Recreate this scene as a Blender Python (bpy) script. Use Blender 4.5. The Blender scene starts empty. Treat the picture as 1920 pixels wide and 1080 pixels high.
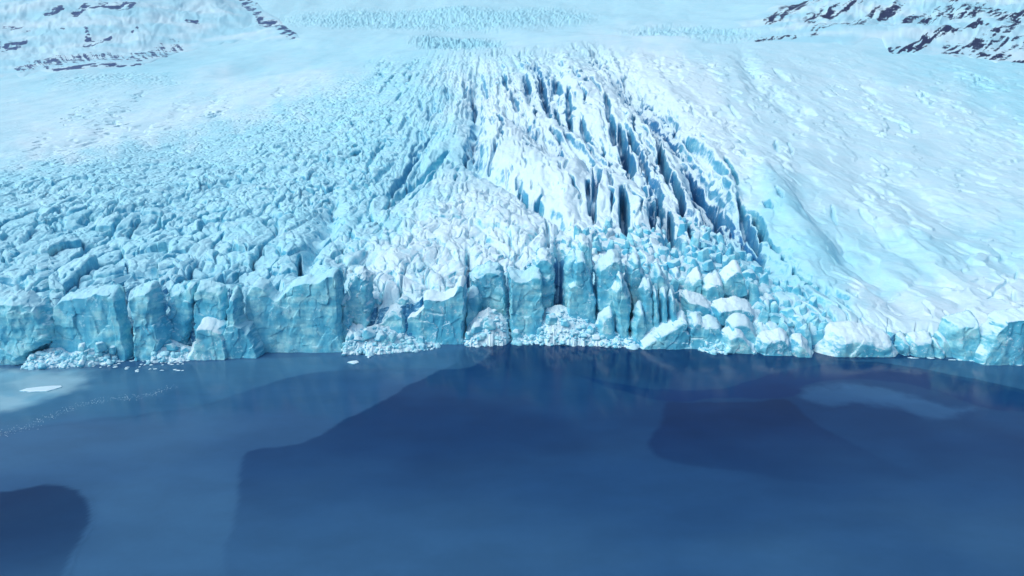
import bpy, bmesh, math, os
import numpy as np
from mathutils import Vector

S = bpy.context.scene
F32 = np.float32
HAZE = 5.5e-5
Q = 1.0                                   # mesh density factor

# ------------------------------------------------------------------ camera
CAM_Z, PITCH, FPX = 70.0, math.radians(14.0), 1280.0
cd = bpy.data.cameras.new('camera'); cam = bpy.data.objects.new('camera', cd)
S.collection.objects.link(cam)
cam.location = (0, 0, CAM_Z); cam.rotation_euler = (math.pi/2 - PITCH, 0, 0)
cd.sensor_width = 36; cd.lens = 24; cd.clip_start = 1; cd.clip_end = 30000
S.camera = cam

# ------------------------------------------------------------------ sky, sun, exposure
SUN_EL, SUN_AZ = math.radians(46), math.radians(-118)   # azimuth from +Y, negative = towards the left
W = bpy.data.worlds.new('World'); S.world = W; W.use_nodes = True
wn = W.node_tree
sky = wn.nodes.new('ShaderNodeTexSky'); sky.sky_type = 'NISHITA'; sky.sun_disc = False
sky.sun_elevation = SUN_EL; sky.sun_rotation = SUN_AZ
sky.air_density = 1.0; sky.dust_density = 2.5; sky.ozone_density = 1.5
bg = wn.nodes['Background']; bg.inputs['Strength'].default_value = 0.11
wn.links.new(sky.outputs[0], bg.inputs['Color'])
sd_ = bpy.data.lights.new('sun', 'SUN'); sun = bpy.data.objects.new('sun', sd_); S.collection.objects.link(sun)
sd_.energy = 1.3; sd_.angle = math.radians(30); sd_.color = (0.98, 0.98, 0.95)
v = Vector((math.sin(SUN_AZ)*math.cos(SUN_EL), math.cos(SUN_AZ)*math.cos(SUN_EL), math.sin(SUN_EL)))
sun.rotation_euler = v.to_track_quat('Z', 'Y').to_euler()
S.view_settings.view_transform = 'Standard'; S.view_settings.look = 'None'
S.view_settings.gamma = 1; S.view_settings.exposure = 0.58
S.cycles.max_bounces = 8; S.cycles.diffuse_bounces = 4; S.cycles.glossy_bounces = 3; S.cycles.transparent_max_bounces = 12

# ------------------------------------------------------------------ noise helpers
rg = np.random.default_rng(7)
PERM = rg.permutation(1024).astype(np.int32); PERM2 = np.concatenate([PERM, PERM])
RTAB = rg.random((8, 1024)).astype(F32)
ANG = (rg.random(1024)*2*math.pi).astype(F32); GX, GY = np.cos(ANG), np.sin(ANG)
G3 = rg.normal(size=(1024, 3)).astype(F32); G3 /= np.linalg.norm(G3, axis=1, keepdims=True)

def hsh(ix, iy, seed=0):
    return PERM2[PERM2[(ix + seed*131) & 1023] + (iy & 1023)]

def chunked(fn, arrs, n=400000):
    shp = arrs[0].shape; fl = [np.ascontiguousarray(a, F32).ravel() for a in arrs]
    outs = None
    for s in range(0, fl[0].size, n):
        r = fn(*[a[s:s+n] for a in fl])
        if not isinstance(r, tuple): r = (r,)
        if outs is None: outs = [np.empty(fl[0].size, x.dtype) for x in r]
        for o, x in zip(outs, r): o[s:s+n] = x
    outs = [o.reshape(shp) for o in outs]
    return outs[0] if len(outs) == 1 else outs

def perlin2(x, y, seed=0):
    def f(x, y):
        x0 = np.floor(x); y0 = np.floor(y); ix = x0.astype(np.int32); iy = y0.astype(np.int32)
        fx = x-x0; fy = y-y0
        u = fx*fx*fx*(fx*(fx*6-15)+10); w = fy*fy*fy*(fy*(fy*6-15)+10)
        def g(dx, dy):
            h = hsh(ix+dx, iy+dy, seed); return GX[h]*(fx-dx)+GY[h]*(fy-dy)
        a = g(0, 0); b = g(1, 0); c = g(0, 1); d = g(1, 1)
        return ((a+(b-a)*u)*(1-w)+(c+(d-c)*u)*w)*1.5
    return chunked(f, [x, y])

def perlin3(x, y, z, seed=0):
    def f(x, y, z):
        x0 = np.floor(x); y0 = np.floor(y); z0 = np.floor(z)
        ix = x0.astype(np.int32); iy = y0.astype(np.int32); iz = z0.astype(np.int32)
        fx = x-x0; fy = y-y0; fz = z-z0
        s = lambda t: t*t*t*(t*(t*6-15)+10)
        u, w, q = s(fx), s(fy), s(fz)
        def g(dx, dy, dz):
            h = PERM2[hsh(ix+dx, iy+dy, seed) + ((iz+dz) & 1023)]; G = G3[h]
            return G[:, 0]*(fx-dx)+G[:, 1]*(fy-dy)+G[:, 2]*(fz-dz)
        r = 0
        for dz in (0, 1):
            a = g(0, 0, dz); b = g(1, 0, dz); c = g(0, 1, dz); d = g(1, 1, dz)
            r = r + ((a+(b-a)*u)*(1-w)+(c+(d-c)*u)*w)*(q if dz else 1-q)
        return r*1.5
    return chunked(f, [x, y, z])

def fbm2(x, y, octs=4, seed=0, gain=.5, lac=2.03):
    r = 0; a = 1.0; s = 0
    for o in range(octs):
        r = r + a*perlin2(x, y, seed+o*7); s += a; a *= gain; x = x*lac+3.7; y = y*lac+1.3
    return r/s*1.4

def fbm3(x, y, z, octs=3, seed=0, gain=.5):
    r = 0; a = 1.0; s = 0
    for o in range(octs):
        r = r + a*perlin3(x, y, z, seed+o*7); s += a; a *= gain; x = x*2.03+3.7; y = y*2.03+1.3; z = z*2.03+8.1
    return r/s*1.4

def worley2(x, y, seed=0, jit=.9):
    """F1, F2, cell hash (0..1023), offset of the point from its cell centre."""
    def f(x, y):
        ix = np.floor(x).astype(np.int32); iy = np.floor(y).astype(np.int32)
        f1 = np.full(x.shape, 9, F32); f2 = np.full(x.shape, 9, F32); hh = np.zeros(x.shape, np.int32)
        ox = np.zeros(x.shape, F32); oy = np.zeros(x.shape, F32)
        for dx in (-1, 0, 1):
            for dy in (-1, 0, 1):
                h = hsh(ix+dx, iy+dy, seed)
                px = x-(ix+dx+.5+(RTAB[0, h]-.5)*jit); py = y-(iy+dy+.5+(RTAB[1, h]-.5)*jit)
                d = np.sqrt(px*px+py*py); n = d < f1
                f2 = np.where(n, f1, np.minimum(f2, d)); f1 = np.where(n, d, f1)
                hh = np.where(n, h, hh); ox = np.where(n, px, ox); oy = np.where(n, py, oy)
        return f1, f2, hh, ox.astype(F32), oy.astype(F32)
    return chunked(f, [x, y])

def sstep(a, b, x):
    t = np.clip((x-a)/(b-a), 0, 1); return t*t*(3-2*t)

def poly_sd(x, y, P):
    """signed distance to a polygon, positive inside."""
    P = np.asarray(P, F32); x = np.asarray(x, F32); y = np.asarray(y, F32)
    d2 = np.full(x.shape, 1e12, F32); ins = np.zeros(x.shape, bool); n = len(P)
    for i in range(n):
        ax, ay = P[i]; bx, by = P[(i+1) % n]; ex, ey = bx-ax, by-ay
        t = np.clip(((x-ax)*ex+(y-ay)*ey)/max(ex*ex+ey*ey, 1e-9), 0, 1)
        dx = x-ax-t*ex; dy = y-ay-t*ey; d2 = np.minimum(d2, dx*dx+dy*dy)
        if ay != by:
            ins ^= ((ay > y) != (by > y)) & (x < ex*(y-ay)/ey+ax)
    return np.where(ins, 1, -1)*np.sqrt(d2)

def line_d(x, y, P):
    """distance to a polyline and the place along it, 0..1."""
    P = np.asarray(P, F32); d2 = np.full(x.shape, 1e12, F32); T = np.zeros(x.shape, F32); n = len(P)-1
    for i in range(n):
        ax, ay = P[i]; ex, ey = P[i+1]-P[i]
        t = np.clip(((x-ax)*ex+(y-ay)*ey)/max(ex*ex+ey*ey, 1e-9), 0, 1)
        dx = x-ax-t*ex; dy = y-ay-t*ey; q = dx*dx+dy*dy; m = q < d2
        d2 = np.where(m, q, d2); T = np.where(m, (i+t)/n, T)
    return np.sqrt(d2), T

def smooth_poly(P, n=8):
    P = np.asarray(P, float); out = []; m = len(P)
    for i in range(m):
        a, b, c, d = P[i-1], P[i], P[(i+1) % m], P[(i+2) % m]
        for k in range(n):
            t = k/n
            out.append(.5*((2*b)+(-a+c)*t+(2*a-5*b+4*c-d)*t*t+(-a+3*b-3*c+d)*t**3))
    return np.array(out)

# ------------------------------------------------------------------ picture <-> place
CP, SP = math.cos(PITCH), math.sin(PITCH)
def world(px, py, Y):
    """the point at forward distance Y that stands at this place of the view."""
    a = (px-960)/FPX; b = (540-py)/FPX; t = Y/(CP+b*SP)
    return a*t, CAM_Z+(-SP+b*CP)*t
def shore(px, py):
    """the point of the water surface there."""
    b = (540-np.asarray(py, float))/FPX; t = CAM_Z/(SP-b*CP)
    return (np.asarray(px, float)-960)/FPX*t, (CP+b*SP)*t

# ------------------------------------------------------------------ mesh helpers
def mesh_obj(name, V, Fq, mat, attrs=None, parent=None, smooth=True):
    me = bpy.data.meshes.new(name)
    V = np.ascontiguousarray(V, F32); Fq = np.ascontiguousarray(Fq, np.int32); k = Fq.shape[1]
    me.vertices.add(len(V)); me.vertices.foreach_set('co', V.ravel())
    me.loops.add(Fq.size); me.loops.foreach_set('vertex_index', Fq.ravel())
    me.polygons.add(len(Fq)); me.polygons.foreach_set('loop_start', np.arange(0, Fq.size, k, dtype=np.int32))
    me.update(calc_edges=True)
    me.polygons.foreach_set('use_smooth', np.full(len(Fq), smooth, bool))
    for an, av in (attrs or {}).items():
        at = me.attributes.new(an, 'FLOAT', 'POINT'); at.data.foreach_set('value', np.ascontiguousarray(av, F32).ravel())
    me.materials.append(mat)
    o = bpy.data.objects.new(name, me); S.collection.objects.link(o)
    if parent: o.parent = parent
    return o

def grid_faces(nr, nc, keep=None):
    i = np.arange(nr*nc, dtype=np.int32).reshape(nr, nc)
    f = np.stack([i[:-1, :-1], i[:-1, 1:], i[1:, 1:], i[1:, :-1]], -1).reshape(-1, 4)
    return f if keep is None else f[keep.reshape(-1)]

def compact(V, Fq, attrs):
    u, inv = np.unique(Fq, return_inverse=True)
    return V[u], inv.reshape(Fq.shape), {k: a[u] for k, a in attrs.items()}

def tag(o, label, cat, group=None, kind=None):
    if len(label.split()) > 16: print('LONG LABEL', label)
    o['label'] = label; o['category'] = cat
    if group: o['group'] = group
    if kind: o['kind'] = kind
    return o

# ------------------------------------------------------------------ materials
def new_mat(name):
    m = bpy.data.materials.new(name); m.use_nodes = True; nt = m.node_tree
    b = nt.nodes['Principled BSDF']; return m, nt, b

def N(nt, t, **kw):
    n = nt.nodes.new(t)
    for k, val in kw.items():
        if k in n.inputs: n.inputs[k].default_value = val
        else: setattr(n, k, val)
    return n
def L(nt, a, b): nt.links.new(a, b)
def math_n(nt, op, a, b=None, clamp=False):
    n = nt.nodes.new('ShaderNodeMath'); n.operation = op; n.use_clamp = clamp
    for i, q in enumerate((a, b)):
        if q is None: continue
        if isinstance(q, (int, float)): n.inputs[i].default_value = q
        else: L(nt, q, n.inputs[i])
    return n.outputs[0]
def maprange(nt, x, a, b, c=0., d=1.):
    n = nt.nodes.new('ShaderNodeMapRange'); n.interpolation_type = 'SMOOTHSTEP'
    L(nt, x, n.inputs['Value'])
    for nm, q in (('From Min', a), ('From Max', b), ('To Min', c), ('To Max', d)): n.inputs[nm].default_value = q
    return n.outputs[0]
def mixc(nt, f, a, b):
    n = nt.nodes.new('ShaderNodeMix'); n.data_type = 'RGBA'
    L(nt, f, n.inputs['Factor']) if not isinstance(f, (int, float)) else setattr(n.inputs['Factor'], 'default_value', f)
    for i, q in ((6, a), (7, b)):
        if isinstance(q, tuple): n.inputs[i].default_value = (*q, 1)
        else: L(nt, q, n.inputs[i])
    return n.outputs[2]
def noise(nt, vec, scale, detail=4, rough=.55):
    n = N(nt, 'ShaderNodeTexNoise'); n.inputs['Scale'].default_value = scale
    n.inputs['Detail'].default_value = detail; n.inputs['Roughness'].default_value = rough
    if vec is not None: L(nt, vec, n.inputs['Vector'])
    return n.outputs['Fac']
def scaled(nt, vec, s):
    n = N(nt, 'ShaderNodeMapping'); n.inputs['Scale'].default_value = s; L(nt, vec, n.inputs['Vector']); return n.outputs[0]

SNOW_CYAN = (0.36, 0.755, 0.88)
SNOW_WHITE = (0.67, 0.88, 0.955)
ICE_DEEP = (0.10, 0.52, 0.70)
ICE_LIGHT = (0.40, 0.83, 0.88)

def make_ice(name, lo=.42, hi=.72, bump=.35, fleck=.5, layer=.8):
    m, nt, b = new_mat(name)
    geo = N(nt, 'ShaderNodeNewGeometry'); pos = geo.outputs['Position']
    sep = N(nt, 'ShaderNodeSeparateXYZ'); L(nt, geo.outputs['Normal'], sep.inputs[0]); nz = sep.outputs['Z']
    fresh = N(nt, 'ShaderNodeAttribute', attribute_name='fresh').outputs['Fac']
    n1 = noise(nt, pos, .35, 5, .6); n2 = noise(nt, pos, 1.6, 4, .6); n3 = noise(nt, pos, .045, 3)
    strata = noise(nt, scaled(nt, pos, (.10, .10, .55)), 1.0, 3, .5)
    # bare ice: older bands and clearer bands
    ice = mixc(nt, maprange(nt, math_n(nt, 'ADD', math_n(nt, 'MULTIPLY', strata, .6), math_n(nt, 'MULTIPLY', n1, .5)), .4, .72), ICE_DEEP, ICE_LIGHT)
    ice = mixc(nt, math_n(nt, 'MULTIPLY', maprange(nt, noise(nt, scaled(nt, pos, (1, 1, .6)), .13, 4, .6), .42, .60), .8), ice, (.075, .45, .66))
    deep = N(nt, 'ShaderNodeAttribute', attribute_name='dense_shade').outputs['Fac']
    ice = mixc(nt, deep, ice, (.022, .19, .44))  # bluer ice of the fall, plus shade painted into troughs and clefts
    # snow lying on what faces up
    q = math_n(nt, 'ADD', nz, math_n(nt, 'MULTIPLY', math_n(nt, 'SUBTRACT', n1, .5), .55))
    q = math_n(nt, 'ADD', q, math_n(nt, 'MULTIPLY', math_n(nt, 'SUBTRACT', n2, .5), .30))
    q = math_n(nt, 'ADD', q, math_n(nt, 'MULTIPLY', fresh, .12))
    q = math_n(nt, 'ADD', q, N(nt, 'ShaderNodeAttribute', attribute_name='mantle').outputs['Fac'])
    q = math_n(nt, 'SUBTRACT', q, math_n(nt, 'MULTIPLY', deep, .10))
    sm = maprange(nt, q, lo, hi)
    flk = maprange(nt, math_n(nt, 'ADD', math_n(nt, 'MULTIPLY', n2, .8), math_n(nt, 'MULTIPLY', n1, .75)), .86, .95, 0, fleck)
    sm = math_n(nt, 'MAXIMUM', sm, flk)
    fr = math_n(nt, 'ADD', fresh, math_n(nt, 'MULTIPLY', math_n(nt, 'SUBTRACT', n3, .5), .7))
    fr = math_n(nt, 'ADD', fr, math_n(nt, 'MULTIPLY', math_n(nt, 'SUBTRACT', n1, .5), .5), True)
    snow = mixc(nt, fr, SNOW_CYAN, SNOW_WHITE)
    L(nt, mixc(nt, sm, ice, snow), b.inputs['Base Color'])
    L(nt, maprange(nt, sm, 0, 1, .38, .8), b.inputs['Roughness'])
    b.inputs['Specular IOR Level'].default_value = .3
    bp = N(nt, 'ShaderNodeBump'); bp.inputs['Strength'].default_value = bump; bp.inputs['Distance'].default_value = .5
    lay = noise(nt, scaled(nt, pos, (.22, .3, 2.2)), 1.0, 4, .6)
    n4 = noise(nt, pos, 4.5, 3, .6)
    hgt = math_n(nt, 'ADD', math_n(nt, 'MULTIPLY', n2, .5), math_n(nt, 'MULTIPLY', n1, .7))
    hgt = math_n(nt, 'ADD', hgt, math_n(nt, 'MULTIPLY', lay, layer))
    hgt = math_n(nt, 'ADD', hgt, math_n(nt, 'MULTIPLY', n4, .18))
    L(nt, hgt, bp.inputs['Height']); L(nt, bp.outputs[0], b.inputs['Normal'])
    return m

M_GLACIER = make_ice('glacier_surface', .36, .68, .5, .4, 1.1)
M_ICE = make_ice('ice_block_surface', .30, .86, .16, .7, .5)
M_RUBBLE = make_ice('rubble_surface', .05, .6, .25, .5)

def make_mountain(name, rockc):
    m, nt, b = new_mat(name)
    geo = N(nt, 'ShaderNodeNewGeometry'); pos = geo.outputs['Position']
    rk = N(nt, 'ShaderNodeAttribute', attribute_name='rock').outputs['Fac']
    n1 = noise(nt, pos, .06, 6, .65); n2 = noise(nt, pos, .008, 3)
    n3 = noise(nt, scaled(nt, pos, (.05, .03, .16)), 1.0, 6, .7)
    g = math_n(nt, 'ADD', math_n(nt, 'MULTIPLY', rk, .8), math_n(nt, 'MULTIPLY', math_n(nt, 'SUBTRACT', n3, .5), 1.5))
    f = math_n(nt, 'MULTIPLY', maprange(nt, g, .30, .50), maprange(nt, rk, .04, .22))
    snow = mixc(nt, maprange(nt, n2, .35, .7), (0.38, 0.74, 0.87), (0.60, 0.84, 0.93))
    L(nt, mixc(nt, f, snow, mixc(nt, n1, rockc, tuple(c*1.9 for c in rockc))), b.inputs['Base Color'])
    b.inputs['Roughness'].default_value = .85
    return m
M_MTN_L = make_mountain('snowy_rock_hazed', (.02, .055, .15))  # left rock bluer and paler: distant haze painted into its colour
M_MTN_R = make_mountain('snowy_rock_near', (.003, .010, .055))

def make_lake(name, rough):
    m, nt, b = new_mat(name)
    pos = N(nt, 'ShaderNodeNewGeometry').outputs['Position']
    tint = N(nt, 'ShaderNodeAttribute', attribute_name='tint')
    n1 = noise(nt, scaled(nt, pos, (1, 1.8, 1)), .05, 5, .6); n2 = noise(nt, pos, .6, 4, .6)
    k = math_n(nt, 'ADD', math_n(nt, 'MULTIPLY', maprange(nt, n1, .3, .7), .14), math_n(nt, 'MULTIPLY', n2, .08))
    hs = N(nt, 'ShaderNodeHueSaturation'); L(nt, tint.outputs['Color'], hs.inputs['Color'])
    L(nt, math_n(nt, 'ADD', k, .89), hs.inputs['Value'])
    L(nt, hs.outputs[0], b.inputs['Base Color'])
    L(nt, maprange(nt, n1, .3, .7, rough*.7, rough*1.4), b.inputs['Roughness']); b.inputs['IOR'].default_value = 1.31; b.inputs['Specular IOR Level'].default_value = .22
    bp = N(nt, 'ShaderNodeBump'); bp.inputs['Strength'].default_value = .06; bp.inputs['Distance'].default_value = .2
    L(nt, noise(nt, scaled(nt, pos, (1, .5, 1)), .4, 4), bp.inputs['Height']); L(nt, bp.outputs[0], b.inputs['Normal'])
    return m

# ------------------------------------------------------------------ glacier
BASE = np.array([(-500, 700), (0, 683), (150, 679), (240, 672), (400, 668), (500, 662), (640, 655), (700, 654), (860, 641), (1000, 636), (1100, 638),
                 (1300, 650), (1420, 660), (1530, 667), (1640, 668), (1800, 672), (1920, 682), (2500, 705)], float)
TOP = np.array([(-500, 560), (0, 556), (110, 556), (180, 550), (260, 545), (340, 540), (450, 545), (500, 550), (560, 528), (630, 520), (660, 560), (700, 575),
                (760, 575), (800, 556), (850, 545), (880, 520), (950, 515), (1000, 495), (1050, 490), (1100, 490), (1150, 505), (1200, 560), (1260, 600),
                (1400, 628), (1540, 655), (1600, 640), (1700, 636), (1780, 622), (1830, 602), (1920, 595), (2500, 590)], float)
PYK = np.array([660, 600, 550, 500, 450, 400, 350, 300, 250, 200, 150, 120, 105, 90, 70, 40, 0, -80, -220], float)
DT = {0:    [195, 200, 208, 232, 265, 308, 360, 440, 590, 840, 1150, 1400, 1500, 1620, 1780, 2000, 2300, 2800, 3400],
      400:  [198, 203, 210, 234, 266, 308, 362, 450, 590, 760, 1050, 1350, 1500, 1650, 1850, 2150, 2500, 3000, 3600],
      700:  [201, 206, 213, 236, 266, 306, 356, 430, 530, 660, 850, 1080, 1300, 1500, 1750, 2100, 2500, 3100, 3700],
      950:  [205, 209, 215, 236, 262, 298, 342, 396, 456, 540, 650, 745, 800, 1100, 1500, 1950, 2450, 3100, 3700],
      1150: [206, 210, 216, 234, 260, 297, 343, 400, 465, 545, 645, 740, 800, 930, 1400, 1900, 2400, 3100, 3700],
      1300: [203, 208, 222, 244, 272, 306, 350, 405, 472, 555, 655, 745, 800, 880, 1300, 1850, 2350, 3100, 3700],
      1450: [199, 206, 226, 252, 284, 322, 370, 428, 500, 585, 695, 790, 850, 930, 1150, 1600, 2100, 2900, 3600],
      1600: [195, 206, 232, 264, 300, 342, 394, 458, 535, 630, 750, 850, 910, 990, 1150, 1450, 1900, 2700, 3400],
      1920: [190, 203, 236, 272, 312, 360, 418, 486, 570, 670, 800, 900, 960, 1040, 1180, 1400, 1750, 2400, 3100]}
DT[-500] = [a*.97 for a in DT[0]]; DT[2500] = [a*.97 for a in DT[1920]]
TX = np.arange(-500, 2501, 10.); TY = np.arange(-220, 700, 4.)
_k = sorted(DT); _rows = np.array([np.interp(TY, PYK[::-1], np.log(DT[c])[::-1]) for c in _k])
TAB = np.array([np.interp(TX, _k, _rows[:, j]) for j in range(len(TY))])
def box(a, n, ax):
    p = [(0, 0), (0, 0)]; p[ax] = (n, n); b = np.pad(a, p, 'edge'); c = np.cumsum(b, ax)
    c = np.insert(c, 0, 0, ax); m = a.shape[ax]
    hi = np.take(c, np.arange(m)+2*n+1, ax); lo = np.take(c, np.arange(m), ax); return (hi-lo)/(2*n+1)
for _ in range(2): TAB = box(box(TAB, 3, 0), 6, 1)
def depth_at(px, py):
    u = np.clip((np.asarray(px)-TX[0])/10, 0, len(TX)-1.001); w = np.clip((np.asarray(py)-TY[0])/4, 0, len(TY)-1.001)
    i = u.astype(int); j = w.astype(int); a = u-i; b = w-j
    return np.exp((TAB[j, i]*(1-a)+TAB[j, i+1]*a)*(1-b)+(TAB[j+1, i]*(1-a)+TAB[j+1, i+1]*a)*b)

def wall_y(px):
    return shore(px, np.interp(px, BASE[:, 0], BASE[:, 1]))[1]

def fall(px, py):
    """fan coordinates of the ice fall: across and along the flow."""
    dx = px-910; dy = py+50+170*sstep(0, 220, dx)
    return np.arctan2(dx, np.maximum(dy, 5)), np.log(np.sqrt(dx*dx+dy*dy)+20)

M_L = [(-600, 335), (0, 305), (250, 262), (420, 225), (560, 190), (640, 140), (700, 112), (850, 100), (860, 200), (770, 330), (700, 420), (640, 520), (640, 720), (-600, 720)]
M_C = [(700, 108), (960, 92), (1110, 90), (1230, 180), (1340, 240), (1420, 330), (1465, 430), (1535, 510), (1640, 580), (1720, 660), (1300, 660), (1100, 560), (1000, 470), (860, 450), (700, 480), (680, 400), (760, 280)]
M_P = [(640, 430), (850, 370), (1000, 385), (1060, 440), (1060, 530), (880, 570), (640, 570)]
M_J = [(1060, 420), (1210, 400), (1340, 410), (1410, 440), (1480, 510), (1560, 590), (1680, 640), (1600, 690), (1080, 690)]
JAG = [(800, 118), (1000, 106), (1068, 140), (1050, 200), (960, 190), (890, 212), (850, 250), (800, 310), (730, 370), (690, 350), (750, 220)]
TROUGH = [(1130, 100), (1210, 190), (1290, 280), (1350, 370), (1400, 440)]
TROUGH2 = [(1150, 230), (1230, 320), (1290, 400), (1330, 440)]
GULLY = [(930, 195), (1000, 245), (1065, 292), (1180, 330)]
M_K = [(780, 110), (1100, 95), (1230, 190), (1340, 300), (1440, 450), (1330, 500), (1230, 420), (1150, 430), (1050, 390), (900, 330), (800, 230)]

# broad relief: (polyline, half width in picture units, metres)
LOBES = [([(925, 180), (962, 225), (1030, 282), (1105, 308), (1122, 372), (1060, 402), (1000, 365), (935, 322), (888, 300), (902, 235)], 9, 42),
         ([(1055, 100), (1130, 145), (1200, 215), (1275, 270), (1285, 305), (1240, 290), (1180, 252), (1115, 240), (1055, 205), (1035, 150)], 9, 34),
         ([(1112, 315), (1165, 340), (1215, 362), (1245, 405), (1200, 425), (1130, 402), (1092, 392)], 7, 26),
         ([(836, 298), (885, 330), (965, 362), (1045, 425), (1005, 472), (880, 450), (750, 450), (735, 400), (785, 345)], 4, 70),
         ([(850, 215), (880, 240), (880, 290), (840, 300), (800, 330), (790, 290)], 5, 26),
         ([(1270, 215), (1330, 270), (1380, 340), (1400, 400), (1370, 390), (1320, 320), (1270, 260)], 5, 22)]
RELIEF = [([(1180, 150), (1240, 225), (1300, 310), (1360, 390), (1420, 460), (1480, 520)], 24, -10),
          ([(1205, 330), (1240, 400), (1280, 470)], 13, -8),
          ([(1290, 330), (1330, 390), (1380, 450)], 13, -6),
          ([(1130, 110), (1210, 190), (1290, 250)], 16, -5),
          ([(893, 130), (895, 220), (886, 300)], 12, -8),
          ([(930, 195), (1000, 245), (1065, 292), (1180, 330)], 13, -8),
          ([(1050, 130), (1035, 180), (1060, 225), (1120, 262), (1200, 330)], 10, -5),
          ([(890, 305), (935, 335), (1000, 378), (1060, 420)], 10, -6),
          ([(850, 280), (790, 330), (720, 390)], 12, -2.5),
          ([(1430, 300), (1470, 390), (1530, 470)], 34, 6),
          ([(1490, 370), (1590, 480), (1700, 560)], 22, -4),
          ([(1480, 290), (1600, 380), (1750, 470)], 34, 4),
          ([(1600, 300), (1750, 380), (1900, 440)], 22, -3),
          ([(1390, 100), (1420, 160), (1500, 210)], 16, -6),
          ([(630, 380), (600, 440), (570, 500)], 16, -6),
          ([(880, 490), (900, 540), (910, 590)], 10, -5),
          ([(1048, 470), (1050, 520), (1046, 570)], 6, -9)]

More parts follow.
